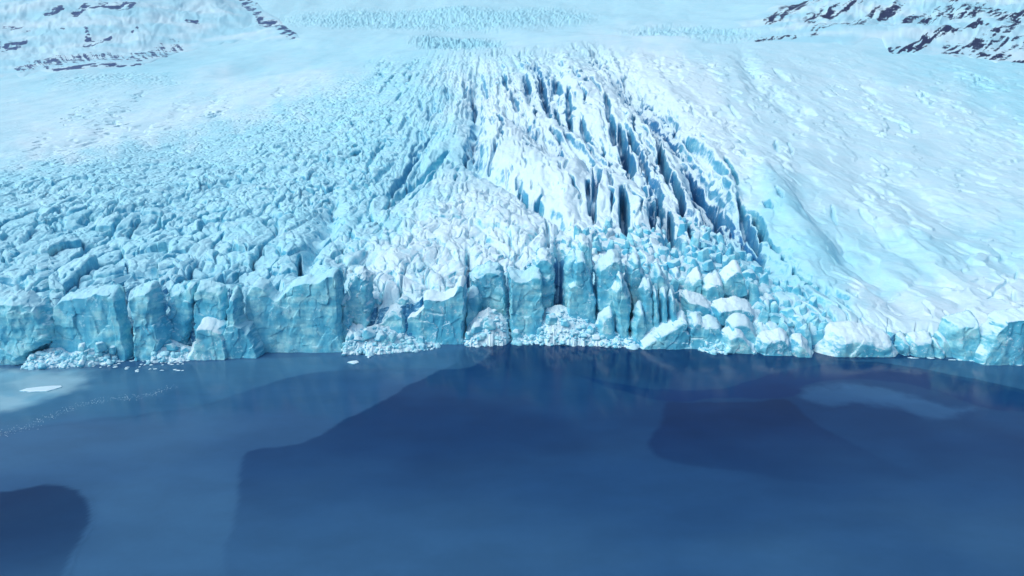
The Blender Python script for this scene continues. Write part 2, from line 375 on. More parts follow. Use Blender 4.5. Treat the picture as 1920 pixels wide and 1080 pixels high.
# single open cracks: (polyline, half width in picture units, metres deep)
CRACKS = [([(985, 140), (993, 182)], 6, 8), ([(1012, 140), (1020, 180), (1031, 220)], 7, 11), ([(1043, 198), (1048, 230)], 4, 7), ([(1064, 178), (1067, 210), (1072, 238)], 4.5, 8),
          ([(1092, 225), (1099, 256)], 5, 7), ([(1136, 195), (1141, 236)], 4.5, 7), ([(1146, 232), (1155, 270)], 6, 9), ([(1162, 244), (1172, 280), (1190, 312)], 8, 13), ([(1218, 238), (1238, 270)], 7, 9),
          ([(1236, 268), (1245, 305), (1256, 338)], 8, 14), ([(1262, 322), (1270, 345), (1280, 385)], 8, 14), ([(1116, 308), (1120, 340), (1110, 397)], 7, 10), ([(1042, 278), (1055, 302)], 5, 6),
          ([(1036, 240), (1085, 280), (1130, 325)], 8, 6), ([(1060, 245), (1110, 290), (1160, 345)], 6, 6), ([(1090, 255), (1140, 300)], 5, 5),
          ([(921, 225), (925, 252)], 3.5, 5), ([(934, 231), (944, 256)], 4, 5), ([(951, 220), (955, 242)], 3, 4), ([(965, 231), (971, 255)], 3.5, 5), ([(887, 170), (890, 203)], 4, 7), ([(835, 160), (839, 183)], 3, 5),
          ([(787, 185), (790, 208)], 3, 5), ([(803, 202), (805, 222)], 3, 5), ([(679, 245), (684, 272)], 3, 4), ([(650, 245), (652, 258)], 2.5, 3), ([(943, 260), (918, 315)], 3.5, 4), ([(900, 275), (893, 300)], 3, 4),
          ([(840, 290), (790, 330), (740, 355), (690, 365)], 4, 5), ([(785, 288), (735, 350)], 5, 6), ([(832, 300), (800, 340), (770, 375)], 4, 5), ([(700, 330), (660, 352)], 3.5, 4), ([(760, 345), (715, 395)], 4, 5), ([(740, 300), (700, 335)], 3.5, 4), ([(720, 270), (690, 305)], 3.5, 4), ([(810, 250), (770, 290)], 4, 5),
          ([(1166, 374), (1171, 410), (1178, 446)], 7, 14), ([(1215, 376), (1224, 420)], 7, 12), ([(1233, 350), (1240, 392)], 5, 9), ([(1256, 392), (1258, 430)], 5, 9), ([(1101, 355), (1108, 400)], 5, 7), ([(1116, 392), (1114, 412)], 4, 5),
          ([(1300, 350), (1312, 375), (1326, 398)], 7, 12), ([(1285, 250), (1320, 290), (1362, 335)], 9, 10), ([(1290, 300), (1318, 340), (1345, 365)], 8, 11), ([(1200, 280), (1215, 318)], 5, 8), ([(1180, 250), (1196, 286)], 5, 7),
          ([(1205, 222), (1222, 250)], 4, 6), ([(1255, 245), (1275, 275)], 6, 8), ([(1330, 345), (1350, 385), (1362, 420)], 6, 9), ([(1385, 370), (1400, 405), (1425, 440)], 6, 8), ([(1360, 300), (1385, 345)], 5, 6), ([(1105, 160), (1125, 190)], 4, 5),
          ([(945, 140), (950, 165)], 4.5, 6), ([(905, 145), (912, 175)], 4, 6), ([(870, 150), (874, 178)], 4, 5), ([(960, 170), (968, 200)], 5, 7), ([(1075, 140), (1085, 165)], 4, 5), ([(562, 470), (560, 505)], 4, 7),
          ([(1040, 150), (1052, 180)], 5, 7), ([(1180, 312), (1190, 350)], 4.5, 7), ([(1140, 345), (1148, 372)], 3.5, 5), ([(1065, 320), (1058, 345)], 2.5, 3), ([(1285, 400), (1300, 440)], 5, 8), ([(1024, 415), (1030, 460)], 3, 5),
          ([(1000, 490), (1030, 455), (1055, 450)], 2, 2), ([(980, 500), (940, 460), (900, 445)], 3, 3), ([(1020, 430), (1028, 455)], 3.5, 4),
          ([(960, 480), (985, 465)], 2, 2), ([(900, 470), (925, 478), (945, 490)], 2.2, 2), ([(665, 515), (660, 575)], 2.2, 4), ([(722, 530), (715, 560), (706, 585)], 2.4, 4),
          ([(756, 520), (752, 545), (748, 580)], 2.4, 4), ([(845, 520), (852, 512)], 2, 2), ([(1770, 455), (1790, 462), (1815, 470)], 2.5, 2), ([(1855, 458), (1880, 466), (1920, 472)], 2.5, 2),
          ([(1715, 518), (1750, 525), (1790, 532)], 2.5, 2), ([(1765, 545), (1785, 550), (1800, 557)], 2.5, 2.5), ([(1855, 555), (1875, 535), (1888, 520)], 3, 3), ([(1900, 545), (1905, 560)], 3, 2.5),
          ([(1732, 560), (1746, 575), (1752, 592)], 3.4, 1.6), ([(1770, 578), (1787, 592)], 3.4, 1.6), ([(1814, 572), (1831, 588)], 3.4, 2), ([(1664, 565), (1676, 573)], 3, 1.6),
          ([(1640, 550), (1680, 545)], 1.6, 1.2), ([(1550, 480), (1600, 484)], 2, 1.5), ([(1655, 575), (1690, 578)], 1.5, 1.2), ([(1910, 500), (1905, 515), (1912, 522)], 2.6, 3),
          ([(1455, 265), (1460, 290)], 4, 4), ([(1480, 265), (1486, 292)], 3.4, 4), ([(1370, 200), (1385, 220)], 4, 3), ([(1450, 130), (1480, 150)], 4, 3), ([(1540, 170), (1555, 180)], 3, 2),
          ([(1615, 160), (1640, 175)], 4, 2.5), ([(1720, 180), (1780, 195)], 4, 2), ([(1500, 200), (1530, 215)], 5, 2.5), ([(1430, 385), (1445, 400)], 4, 4),
          ([(1455, 375), (1465, 395)], 4, 4), ([(1560, 385), (1568, 412)], 3.5, 4), ([(1610, 395), (1640, 420)], 4, 2.5), ([(1530, 540), (1590, 560)], 6, 4)]

def metres_px(Y): return Y/FPX

def fresh_at(px, py):
    a_ = fbm2(px/55, py/40, 4, 201).astype(F32); b_ = fbm2(px/55+7, py/40, 4, 202).astype(F32); px = px+a_*45; py = py+b_*38
    f = .12+0*px
    f = f+.88*sstep(-70, 80, poly_sd(px, py, [(840, 130), (1100, 95), (1260, 90), (1420, 330), (1300, 480), (1420, 560), (1560, 640), (1300, 650), (1050, 520), (900, 590), (660, 570), (660, 480), (780, 400), (900, 320)]))
    f = f-.38*sstep(-30, 40, poly_sd(px, py, M_P))*sstep(-.1, .5, fbm2(px/24, py/18, 3, 204).astype(F32))
    f = f+.75*sstep(-40, 60, poly_sd(px, py, [(1600, 520), (1750, 500), (1960, 480), (2300, 480), (2300, 700), (1560, 690)]))
    f = f+.55*sstep(-60, 60, poly_sd(px, py, [(1150, 90), (1600, 100), (1800, 180), (2000, 300), (2000, 430), (1650, 460), (1300, 250)]))
    f = f+.32*sstep(0, 1, 1-line_d(px, py, [(60, 270), (260, 250), (420, 205), (640, 140)])[0]/55)
    f = f+.22*sstep(130, 60, py)+.42*sstep(-40, 40, poly_sd(px, py, [(-400, 170), (300, 150), (560, 110), (600, 150), (400, 230), (0, 310), (-400, 330)]))
    return np.clip(f, 0, 1)

def glacier_relief(px, py, X, Y):
    """metres to raise the ice surface, for points given by picture place and map place."""
    mL = sstep(-22, 22, poly_sd(px, py, M_L)); mC = sstep(-35, 30, poly_sd(px, py, M_C))
    mP = sstep(-25, 25, poly_sd(px, py, M_P)); mJ = sstep(-15, 25, poly_sd(px, py, M_J)); mK = sstep(-40, 40, poly_sd(px, py, M_K))
    m_px = metres_px(Y)                      # metres per picture unit there
    th, lr = fall(px, py)
    wx = fbm2(X/14, Y/22, 3, 11); wy = fbm2(X/14+31, Y/22, 3, 23)
    Z = fbm2(X/60, Y/110, 3, 3)*2.2
    for P, w, h in RELIEF:
        d, t = line_d(px+wx*9, py+wy*9, P); Z = Z + h*np.exp(-(d/w)**2)*np.sin(np.pi*np.clip(t*.8+.1, 0, 1))**.5
    mSm = np.zeros_like(Z)
    for P, h, w in LOBES:
        d = poly_sd(px+wx*8, py+wy*8, P); Z = Z + h*sstep(-12, w, d); mSm = np.maximum(mSm, sstep(-8, 14, d))
    Z = Z.astype(F32)
    # left field: rounded blocks parted by gaps, coarse near the lake, finer up the glacier
    Yc = np.minimum(Y, 900)
    sx = X + wx*3.6; sy = (Y*.60 + X*.20) + wy*3.6
    mod = fbm2(X/38+5, Y/55, 2, 13)                      # some tracts broken up more than others
    def blocks(cs, s1, s2):
        k = cs/9.6
        f1, f2, h, ox, oy = worley2(sx/cs, sy/cs, s1)
        gap = f2-f1; edge = sstep(0, .24, gap)
        z = ((RTAB[2, h]-.5)*4.0 + (RTAB[3, h]-.5)*4.2*ox + (RTAB[4, h]-.32)*5.2*oy)*k
        z = z + (edge*2.4 - 2.4)*np.where(RTAB[5, h] > .55, 1.9, .4)*k**.6 - f1*f1*.7*k
        f1b, f2b, hb, oxb, oyb = worley2(sx/(cs*.45)+wy*.4, sy/(cs*.45)+wx*.3, s2)
        eb = sstep(0, .35, f2b-f1b)
        z = z + ((RTAB[2, hb]-.5)*1.7+(RTAB[3, hb]-.5)*1.5*oxb + (RTAB[4, hb]-.3)*2.0*oyb - .9*(1-eb) - .6*(1-sstep(0, .1, f2b-f1b)))*np.where(RTAB[6, h] > .55, 1, .35)*.85*k**.7
        return z, hb, oxb, oyb
    ZL, hb, oxb, oyb = blocks(9.6, 1, 2); ZL2 = blocks(5.6, 51, 52)[0]
    kf = sstep(255, 400, Y+wx*25); ZL = (ZL*(1-kf)+ZL2*1.15*kf)*np.clip(.95+mod*.7, .45, 1.5)
    d1, d2, dk, dx_, dy_ = worley2(sx/3.1+7, sy/3.1, 31, .7)
    da = RTAB[2, dk]*3.14; l1 = dx_*np.cos(da)-dy_*np.sin(da); l2 = dx_*np.sin(da)+dy_*np.cos(da)
    ZL = ZL - 2.6*np.exp(-(l1/.085)**4)*np.clip(1-(l2/(.2+.22*RTAB[3, dk]))**2, 0, 1)*(RTAB[6, dk] < .22)
    damp = sstep(1100, 380, Y)*.65+.35
    damp = damp*(1-(1-(sstep(-30, 130, py-(318-.125*px))*.75+.25))*sstep(720, 320, px))
    # ice fall: long fins along the flow parted by slots
    def fins(du, dv, sd, wa):
        g1, g2, k, gx, gy = worley2(th/du+wx*wa, lr/dv+wy*wa*.7, sd)
        gg = g2-g1; size = np.clip(np.exp(lr)*du*m_px, 2, 10)
        return ((RTAB[2, k]-.5)*.9+(RTAB[3, k]-.5)*1.3*gx+(RTAB[4, k]-.5)*.9*gy)*size - (1-sstep(0, .3, gg))*np.where(RTAB[5, k] > .35, 1.0, .3)*size*.8
    def slits(du, dv, sd, frac, dep, wid=.11, spread=.5):
        g1, g2, k, gx, gy = worley2(th/du+wx*.5, lr/dv+wy*.35, sd, .7)
        sa = (RTAB[2, k]-.5)*spread; lx = gx*np.cos(sa)-gy*np.sin(sa); ly = gx*np.sin(sa)+gy*np.cos(sa)
        ln = .28+.2*RTAB[3, k]; tp = np.clip(1-(ly/ln)**2, 0, 1); ww = wid*(.5+RTAB[4, k])*tp**.5+1e-3
        size = np.clip(np.exp(lr)*du*m_px, 2, 9)
        step = (RTAB[7, k]-.5)*.3*np.tanh(lx/.06)*tp
        return (-dep*np.exp(-(lx/ww)**4)*tp*(RTAB[6, k] < frac) + step)*size
    mJag = np.maximum(sstep(-14, 18, poly_sd(px+wx*10, py+wy*8, JAG)), np.maximum(sstep(44, 14, line_d(px+wx*12, py+wy*12, TROUGH)[0]), np.maximum(.8*sstep(34, 12, line_d(px+wx*8, py+wy*8, TROUGH2)[0]), .9*sstep(26, 10, line_d(px+wx*8, py+wy*8, GULLY)[0]))))
    ZF = (fins(.034, .17, 5, .5)*1.25 + fins(.016, .07, 6, .6)*.7)*(.62+.38*sstep(900, 1100, px))
    ZQ = slits(.060, .17, 17, .42, 1.6, .09) + slits(.030, .075, 18, .40, 1.4, .11) + fins(.034, .12, 37, .7)*.16 + fbm2(th/.05+wx*.3, lr/.3, 3, 19)*.9
    ZW = slits(.040, .11, 47, .34, 1.0, .08) + slits(.022, .055, 48, .30, 1.0, .10) + fbm2(X/9, Y/14, 3, 49)*.7
    mJag = mJag*(1-.75*mSm)
    ZC = (ZQ*(1-mSm) + ZW*mSm)*(1-mJag) + ZF*mJag
    jg1, jg2, jk, jx, jy = worley2(sx/4.2+wx*.3, sy/4.2, 20)       # broken ice low in the fall
    ZJ = (RTAB[2, jk]-.5)*3+(RTAB[3, jk]-.5)*3*jx+(RTAB[4, jk]-.3)*3*jy-1.6*(1-sstep(0, .3, jg2-jg1))
    mE = sstep(-8, 22, poly_sd(px+wx*10, py+wy*6, [(1435, 490), (1530, 530), (1630, 590), (1740, 640), (1650, 665), (1560, 640), (1480, 585)]))
    u = (px*.80+py*.60); w_ = (-px*.60+py*.80)
    e1, e2, ek, ex_, ey_ = worley2(u/70+wx*.3, w_/15+wy*.6, 58)
    ZE = ((RTAB[2, ek]-.5)*1.8+(RTAB[4, ek]-.3)*3.4*ey_) - 1.6*(1-sstep(0, .25, e2-e1)) + 1.2
    ZC = ZC*(1-mJ) + ZJ*mJ
    ZC = ZC*(1-mE) + ZE*mE
    # plates near the lake: flat snow cut by thin cracks
    p1, p2, pk, pxo, pyo = worley2((X+Y*.25+wx*3.0)/8.5, (Y*.5+wy*3.0)/8.5, 8)
    ZP = ((RTAB[2, pk]-.5)*2.2 + (RTAB[3, pk]-.5)*2.6*pxo + (RTAB[4, pk]-.4)*3.0*pyo)*np.where(RTAB[6, pk] > .4, 1, .35) - 1.8*(1-sstep(0, .05, p2-p1))*np.where(RTAB[5, pk] > .6, 1, .0) + fbm2(X/12, Y/20, 2, 29)*1.5 + fbm2(X/4+wx, Y/6, 2, 30)*.3 + ZL*(.38+.42*sstep(.25, -.4, mod))+((RTAB[3, hb]-.5)*.7*oxb+(RTAB[4, hb]-.4)*.9*oyb)*(RTAB[7, hb] > .5)
    # smooth right flank: shallow flutes down the slope
    ZS = fbm2(th/.075+wx*.2, lr/.8, 2, 41)*3.4*sstep(1000, 350, Y) + fbm2(th/.03+wx*.5, lr/.3+wy*.4, 2, 43)*.2
    s1, s2, sk, sxo, syo = worley2(th/.045+wx*.3, lr/.10+wy*.2, 9)
    sa = (RTAB[2, sk]-.5)*1.6; la = np.abs(sxo*np.cos(sa)-syo*np.sin(sa)); lb = np.abs(sxo*np.sin(sa)+syo*np.cos(sa))
    ZS = ZS + slits(.05, .10, 27, .08, .55, .06, 1.4)*sstep(1100, 700, Y)
    ZS = ZS - 1.2*np.exp(-(la/.07)**2)*sstep(.42, .2, lb)*(RTAB[6, sk] > .82)*sstep(1100, 700, Y)
    # fine pitting everywhere
    fine = fbm2(X/1.7, Y/2.4, 3, 51)
    e1, e2, ek, ex_, ey_ = worley2((X+wx*3)/5.2, (Y*.55+wy*3)/5.2, 34, .7)
    ea = (RTAB[2, ek]-.5)*2.2; l1 = ex_*np.cos(ea)-ey_*np.sin(ea)+.1*np.sin(ex_*9); l2 = ex_*np.sin(ea)+ey_*np.cos(ea)
    ZP = ZP - 2.2*np.exp(-(l1/.06)**4)*np.clip(1-(l2/(.3+.3*RTAB[3, ek]))**2, 0, 1)*(RTAB[6, ek] < .55)
    mC2 = mC*(1-mP); mL2 = mL*(1-mC2)*(1-mP)
    mS = np.clip(1-mL2-mC2-mP, 0, 1)
    far = sstep(900, 1250, Y)
    Z = Z*(1-far*.5) + far*(fbm2(X/300, Y/460, 3, 97)*14 + fbm2(X/60, Y/160, 3, 98)*1.2) + (mL2*ZL*damp + mC2*ZC + mP*ZP + mS*ZS)*(1-far)
    Z = Z + fine*(.02+.32*mL2+.12*mC2+.08*mP)*(1-far*.6)
    # small serac fields far up the glacier
    mF = 0
    for cx, cy, rx, ry, s in ((858, 81, 92, 15, 1.0), (800, 36, 300, 22, .75), (1290, 60, 130, 13, .7), (230, 168, 170, 30, .45), (1010, 30, 120, 18, .6), (1360, 70, 90, 12, .4)):
        mF = np.maximum(mF, s*sstep(1.15, .55, np.sqrt(((px-cx+wx*15)/rx)**2+((py-cy+wy*5)/ry)**2)))
    q1, q2, qk, qx, qy = worley2((X+wx*8)/11, (Y*.30+wy*8)/11, 12)
    Z = Z + mF*far*((RTAB[2, qk]-.5)*6 + 6*sstep(0, .4, q2-q1)-5+fbm2(X/5, Y/8, 3, 33)*3)
    for P, w, h in CRACKS:
        P = np.asarray(P, float); x0, y0 = P.min(0)-w*5-12; x1, y1 = P.max(0)+w*5+12
        sel = (px > x0) & (px < x1) & (py > y0) & (py < y1)
        if not sel.any(): continue
        d, t = line_d(px[sel]+wx[sel]*3.5, py[sel]+wy[sel]*2, P)
        ww = w*(.35+.65*np.sin(np.pi*np.clip(t*.86+.07, 0, 1)))
        Z[sel] = Z[sel] - (h if w > 3.5 else h*(.7 if x0 < 1560 else .5))*np.exp(-(d/ww)**4)
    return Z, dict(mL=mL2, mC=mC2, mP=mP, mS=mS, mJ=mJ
                   , far=mF*far, deep=.5*mF*far+mC2*np.maximum(mJag*(1-.5*mJ)*(.45+.55*sstep(900, 1100, px)), .55*mK)+.15*mL2)  # icefall ice bluer; troughs darker still, painted in place of their shade

nw = int(150*Q); ns = int(1400*Q); nf = int(250*Q)
pxc = np.concatenate([np.linspace(-750, -185, int(130*Q)), np.linspace(-180, 2100, int(1580*Q)), np.linspace(2105, 2700, int(130*Q))]); nc = len(pxc)
ybase = np.interp(pxc, BASE[:, 0], BASE[:, 1])
wob = fbm2(pxc/60, pxc*0+.5, 4, 77)
ytop = np.interp(pxc, TOP[:, 0], TOP[:, 1]) + wob*10
Yb = wall_y(pxc)
# the wall: pillars of uneven width, deep joints between them
def wall_push(px, z):
    X = (px-960)/FPX*205
    xx = X + fbm2(X/9, z/14, 2, 91)*2.0
    f1, f2, h, ox, oy = worley2(xx/7.0, z/40+.5+0*X, 15, .8)
    gap = f2-f1
    p = (RTAB[2, h]-.5)*4.2 + (RTAB[3, h]-.5)*4*ox - (1-sstep(0, .12, gap))*np.where(RTAB[5, h] > .5, 3.5, .8)
    f1, f2, h, ox, oy = worley2(xx/2.6, z/3.6, 16)
    p = p + (RTAB[2, h]-.5)*.9+(RTAB[3, h]-.5)*1.3*ox+(RTAB[4, h]-.5)*1.3*oy
    for x0, x1, w in ((222, 240, 7), (288, 296, 6), (440, 446, 5), (1050, 1046, 9), (876, 874, 4), (638, 638, 4), (1182, 1190, 6), (84, 90, 5)):
        t = np.clip(z/17, 0, 1); xc = x1+(x0-x1)*t; p = p - 15*np.exp(-((px-xc)/w)**4)
    return p + fbm2(X/1.5, z/1.2, 3, 93)*.4
PX = np.broadcast_to(pxc, (nw+ns+nf, nc)).astype(F32).copy()
PY = np.empty_like(PX); WY = np.empty_like(PX); WZ = np.empty_like(PX); WX = np.empty_like(PX)
g = np.linspace(0, 1, ns)[:, None]
ysm = ytop.copy()
for _ in range(4): ysm = np.convolve(np.pad(ysm, 60, 'edge'), np.ones(121)/121, 'valid')
PY[nw:nw+ns] = ysm + (105-ysm)*g + (ytop-ysm)*(1-g)**7
PY[nw+ns:] = 105 + (-200-105)*(np.linspace(0, 1, nf+1)[1:, None])
D = depth_at(PX[nw:], PY[nw:]).astype(F32)
lo_ = (Yb+4.5).astype(F32)
e = D-lo_; D = lo_ + .5*(e+np.sqrt(e*e+9)) - 1.5*np.exp(-np.maximum(e, 0)/6)
sx_, sz_ = world(PX[nw:], PY[nw:], D)
rel, MS = glacier_relief(PX[nw:], PY[nw:], sx_.astype(F32), D)
def soften(a):
    b = np.pad(a, ((1, 1), (0, 0)), 'edge'); a = (b[:-2]+2*b[1:-1]+b[2:])/4
    b = np.pad(a, ((0, 0), (1, 1)), 'edge'); return (b[:, :-2]+2*b[:, 1:-1]+b[:, 2:])/4
rel = .55*rel+.45*soften(rel)
edge_d = D-D[:1]
ztop = sz_[0]; ztopd = ztop + rel[0]*.55
sz_ = sz_ + rel*(.55+.45*sstep(0, 10, edge_d))
wz = np.linspace(-1.2, 0, 3)[:, None]
tt = np.linspace(0, 1, nw)[:, None]
Zw = -1.5 + (ztopd+1.5)*tt
push = wall_push(np.broadcast_to(pxc, (nw, nc)).astype(F32), np.ascontiguousarray(np.broadcast_to(Zw, (nw, nc))).astype(F32))
Yw = (Yb+3) + (D[0]-Yb-3)*tt**2 - push*(1-.3*tt)
WY[:nw] = Yw; WZ[:nw] = Zw; WY[nw:] = D - (push[-1]*.7)*np.exp(-edge_d/np.where(push[-1] < -6, 18, 4)); WZ[nw:] = sz_
ta = (PX-960)/FPX
b0 = (540-PY)/FPX
WX[nw:] = sx_
xw0, _ = world(pxc, ytop, D[0]); WX[:nw] = xw0*(Yb/D[0]) + (xw0-xw0*(Yb/D[0]))*tt
fr = np.empty_like(PX); fr[nw:] = fresh_at(PX[nw:], PY[nw:])*(1-.9*MS['far']); fr[:nw] = 0
V = np.stack([WX, WY, WZ], -1).reshape(-1, 3)
GL = dict(px=PX[nw:], py=PY[nw:], X=WX[nw:], Y=WY[nw:], Z=WZ[nw:])
dn = np.zeros_like(PX); dn[nw:] = np.clip(MS['deep'], 0, 1); dn[:nw] = .75  # wall behind the blocks tinted darker, painting shade into the clefts
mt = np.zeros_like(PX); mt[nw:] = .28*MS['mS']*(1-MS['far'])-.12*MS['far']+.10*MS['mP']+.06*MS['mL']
gl = mesh_obj('glacier', V, grid_faces(nw+ns+nf, nc), M_GLACIER, {'fresh': fr.ravel(), 'dense_shade': dn.ravel(), 'mantle': mt.ravel()})
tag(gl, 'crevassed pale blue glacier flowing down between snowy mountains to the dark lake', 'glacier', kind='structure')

# ------------------------------------------------------------------ mountains
def mountain(name, label, P, x0, x1, y0, y1, strokes, mat, slant, lift, rough, seed):
    st = 2.0/Q
    px, py = np.meshgrid(np.arange(x0, x1, st), np.arange(y1, y0, -st)); px = px.astype(F32); py = py.astype(F32)
    D = depth_at(px, py)
    wx = fbm2(px/60, py/40, 3, seed); wy = fbm2(px/60+9, py/40, 3, seed+1)
    sd = poly_sd(px+wx*10, py+wy*6, P)
    Y = D*(1+.03 - lift*sstep(-6, 130, sd) - .036*sstep(-10, 5, sd))
    X, Z = world(px, py, Y)
    X = X.astype(F32); Yf = Y.astype(F32); fa = sstep(900, 1250, D)
    Z = Z + fa*(fbm2(X/300, Yf/460, 3, 97)*14 + fbm2(X/60, Yf/160, 3, 98)*1.2)
    sc = Y/FPX
    c, s = math.cos(slant), math.sin(slant)
    a = (px*c+py*s)/60; b = (-px*s+py*c)/20
    rid = 1-np.abs(fbm2(a+wx*.5, b*.7+wy*.5, 4, seed+3))
    Z = Z + (rid-.6)*rough*sc*sstep(-5, 60, sd) + fbm2(px/26, py/12, 4, seed+5)*rough*.4*sc*sstep(-5, 30, sd)
    rock = np.zeros_like(px)
    st1 = fbm2((px*c+py*s)/24+wx*.6, (-px*s+py*c)/4.5+wy*.5, 4, seed+9)
    for Pl, w, k, sp in strokes:
        d, t = line_d(px+wx*7, py+wy*5, Pl)
        q = sstep(w*1.3, w*.3, d)
        n = st1 if sp != 2 else fbm2(px/4-py/5+wx*2, py/18+wy, 4, seed+12)
        rock = np.maximum(rock, q*k*(np.clip(.68+n*1.4, 0, 1) if sp else 1))
    rock = rock*sstep(-6, 2, sd)
    V = np.stack([X, Y, Z], -1).reshape(-1, 3)
    nr, ncl = px.shape
    k = sd > -18; keep = k[:-1, :-1] & k[1:, :-1] & k[:-1, 1:] & k[1:, 1:]
    V, Fq, A = compact(V, grid_faces(nr, ncl, keep=keep), {'rock': rock.ravel()})
    o = mesh_obj(name, V, Fq, mat, A)
    tag(o, label, 'mountain', kind='structure'); return o

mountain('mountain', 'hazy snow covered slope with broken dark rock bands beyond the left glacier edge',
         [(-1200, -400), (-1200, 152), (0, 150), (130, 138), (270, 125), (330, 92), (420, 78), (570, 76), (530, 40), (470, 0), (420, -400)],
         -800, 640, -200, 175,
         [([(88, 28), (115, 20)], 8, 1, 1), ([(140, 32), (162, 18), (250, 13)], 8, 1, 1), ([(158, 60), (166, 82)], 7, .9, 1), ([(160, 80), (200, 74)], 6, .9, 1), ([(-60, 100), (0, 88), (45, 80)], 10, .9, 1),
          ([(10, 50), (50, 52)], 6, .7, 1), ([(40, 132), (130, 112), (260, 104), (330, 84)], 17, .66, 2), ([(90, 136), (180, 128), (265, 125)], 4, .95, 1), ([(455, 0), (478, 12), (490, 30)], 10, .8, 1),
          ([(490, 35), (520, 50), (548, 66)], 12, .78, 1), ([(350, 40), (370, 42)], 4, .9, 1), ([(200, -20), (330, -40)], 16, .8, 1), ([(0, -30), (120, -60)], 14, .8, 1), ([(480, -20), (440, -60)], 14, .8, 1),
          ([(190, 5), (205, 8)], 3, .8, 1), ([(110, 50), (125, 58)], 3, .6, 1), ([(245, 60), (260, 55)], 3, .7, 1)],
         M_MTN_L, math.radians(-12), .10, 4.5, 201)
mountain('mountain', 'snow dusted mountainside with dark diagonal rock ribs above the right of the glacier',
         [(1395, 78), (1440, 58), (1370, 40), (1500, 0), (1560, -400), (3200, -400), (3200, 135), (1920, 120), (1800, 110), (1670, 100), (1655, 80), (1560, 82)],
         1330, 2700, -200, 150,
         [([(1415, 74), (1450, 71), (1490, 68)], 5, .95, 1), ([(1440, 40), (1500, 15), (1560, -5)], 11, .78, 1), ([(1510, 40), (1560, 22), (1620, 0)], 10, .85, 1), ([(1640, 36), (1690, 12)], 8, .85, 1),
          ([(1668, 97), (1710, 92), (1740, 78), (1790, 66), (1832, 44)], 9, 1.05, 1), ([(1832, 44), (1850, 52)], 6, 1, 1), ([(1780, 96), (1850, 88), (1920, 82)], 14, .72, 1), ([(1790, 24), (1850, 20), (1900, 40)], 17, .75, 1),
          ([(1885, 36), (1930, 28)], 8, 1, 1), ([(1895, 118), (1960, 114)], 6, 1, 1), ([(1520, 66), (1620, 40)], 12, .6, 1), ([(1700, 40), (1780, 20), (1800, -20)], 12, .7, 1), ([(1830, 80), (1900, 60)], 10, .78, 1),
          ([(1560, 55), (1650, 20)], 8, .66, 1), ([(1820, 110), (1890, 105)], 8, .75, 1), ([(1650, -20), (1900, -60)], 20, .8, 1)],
         M_MTN_R, math.radians(-27), .10, 9, 301)

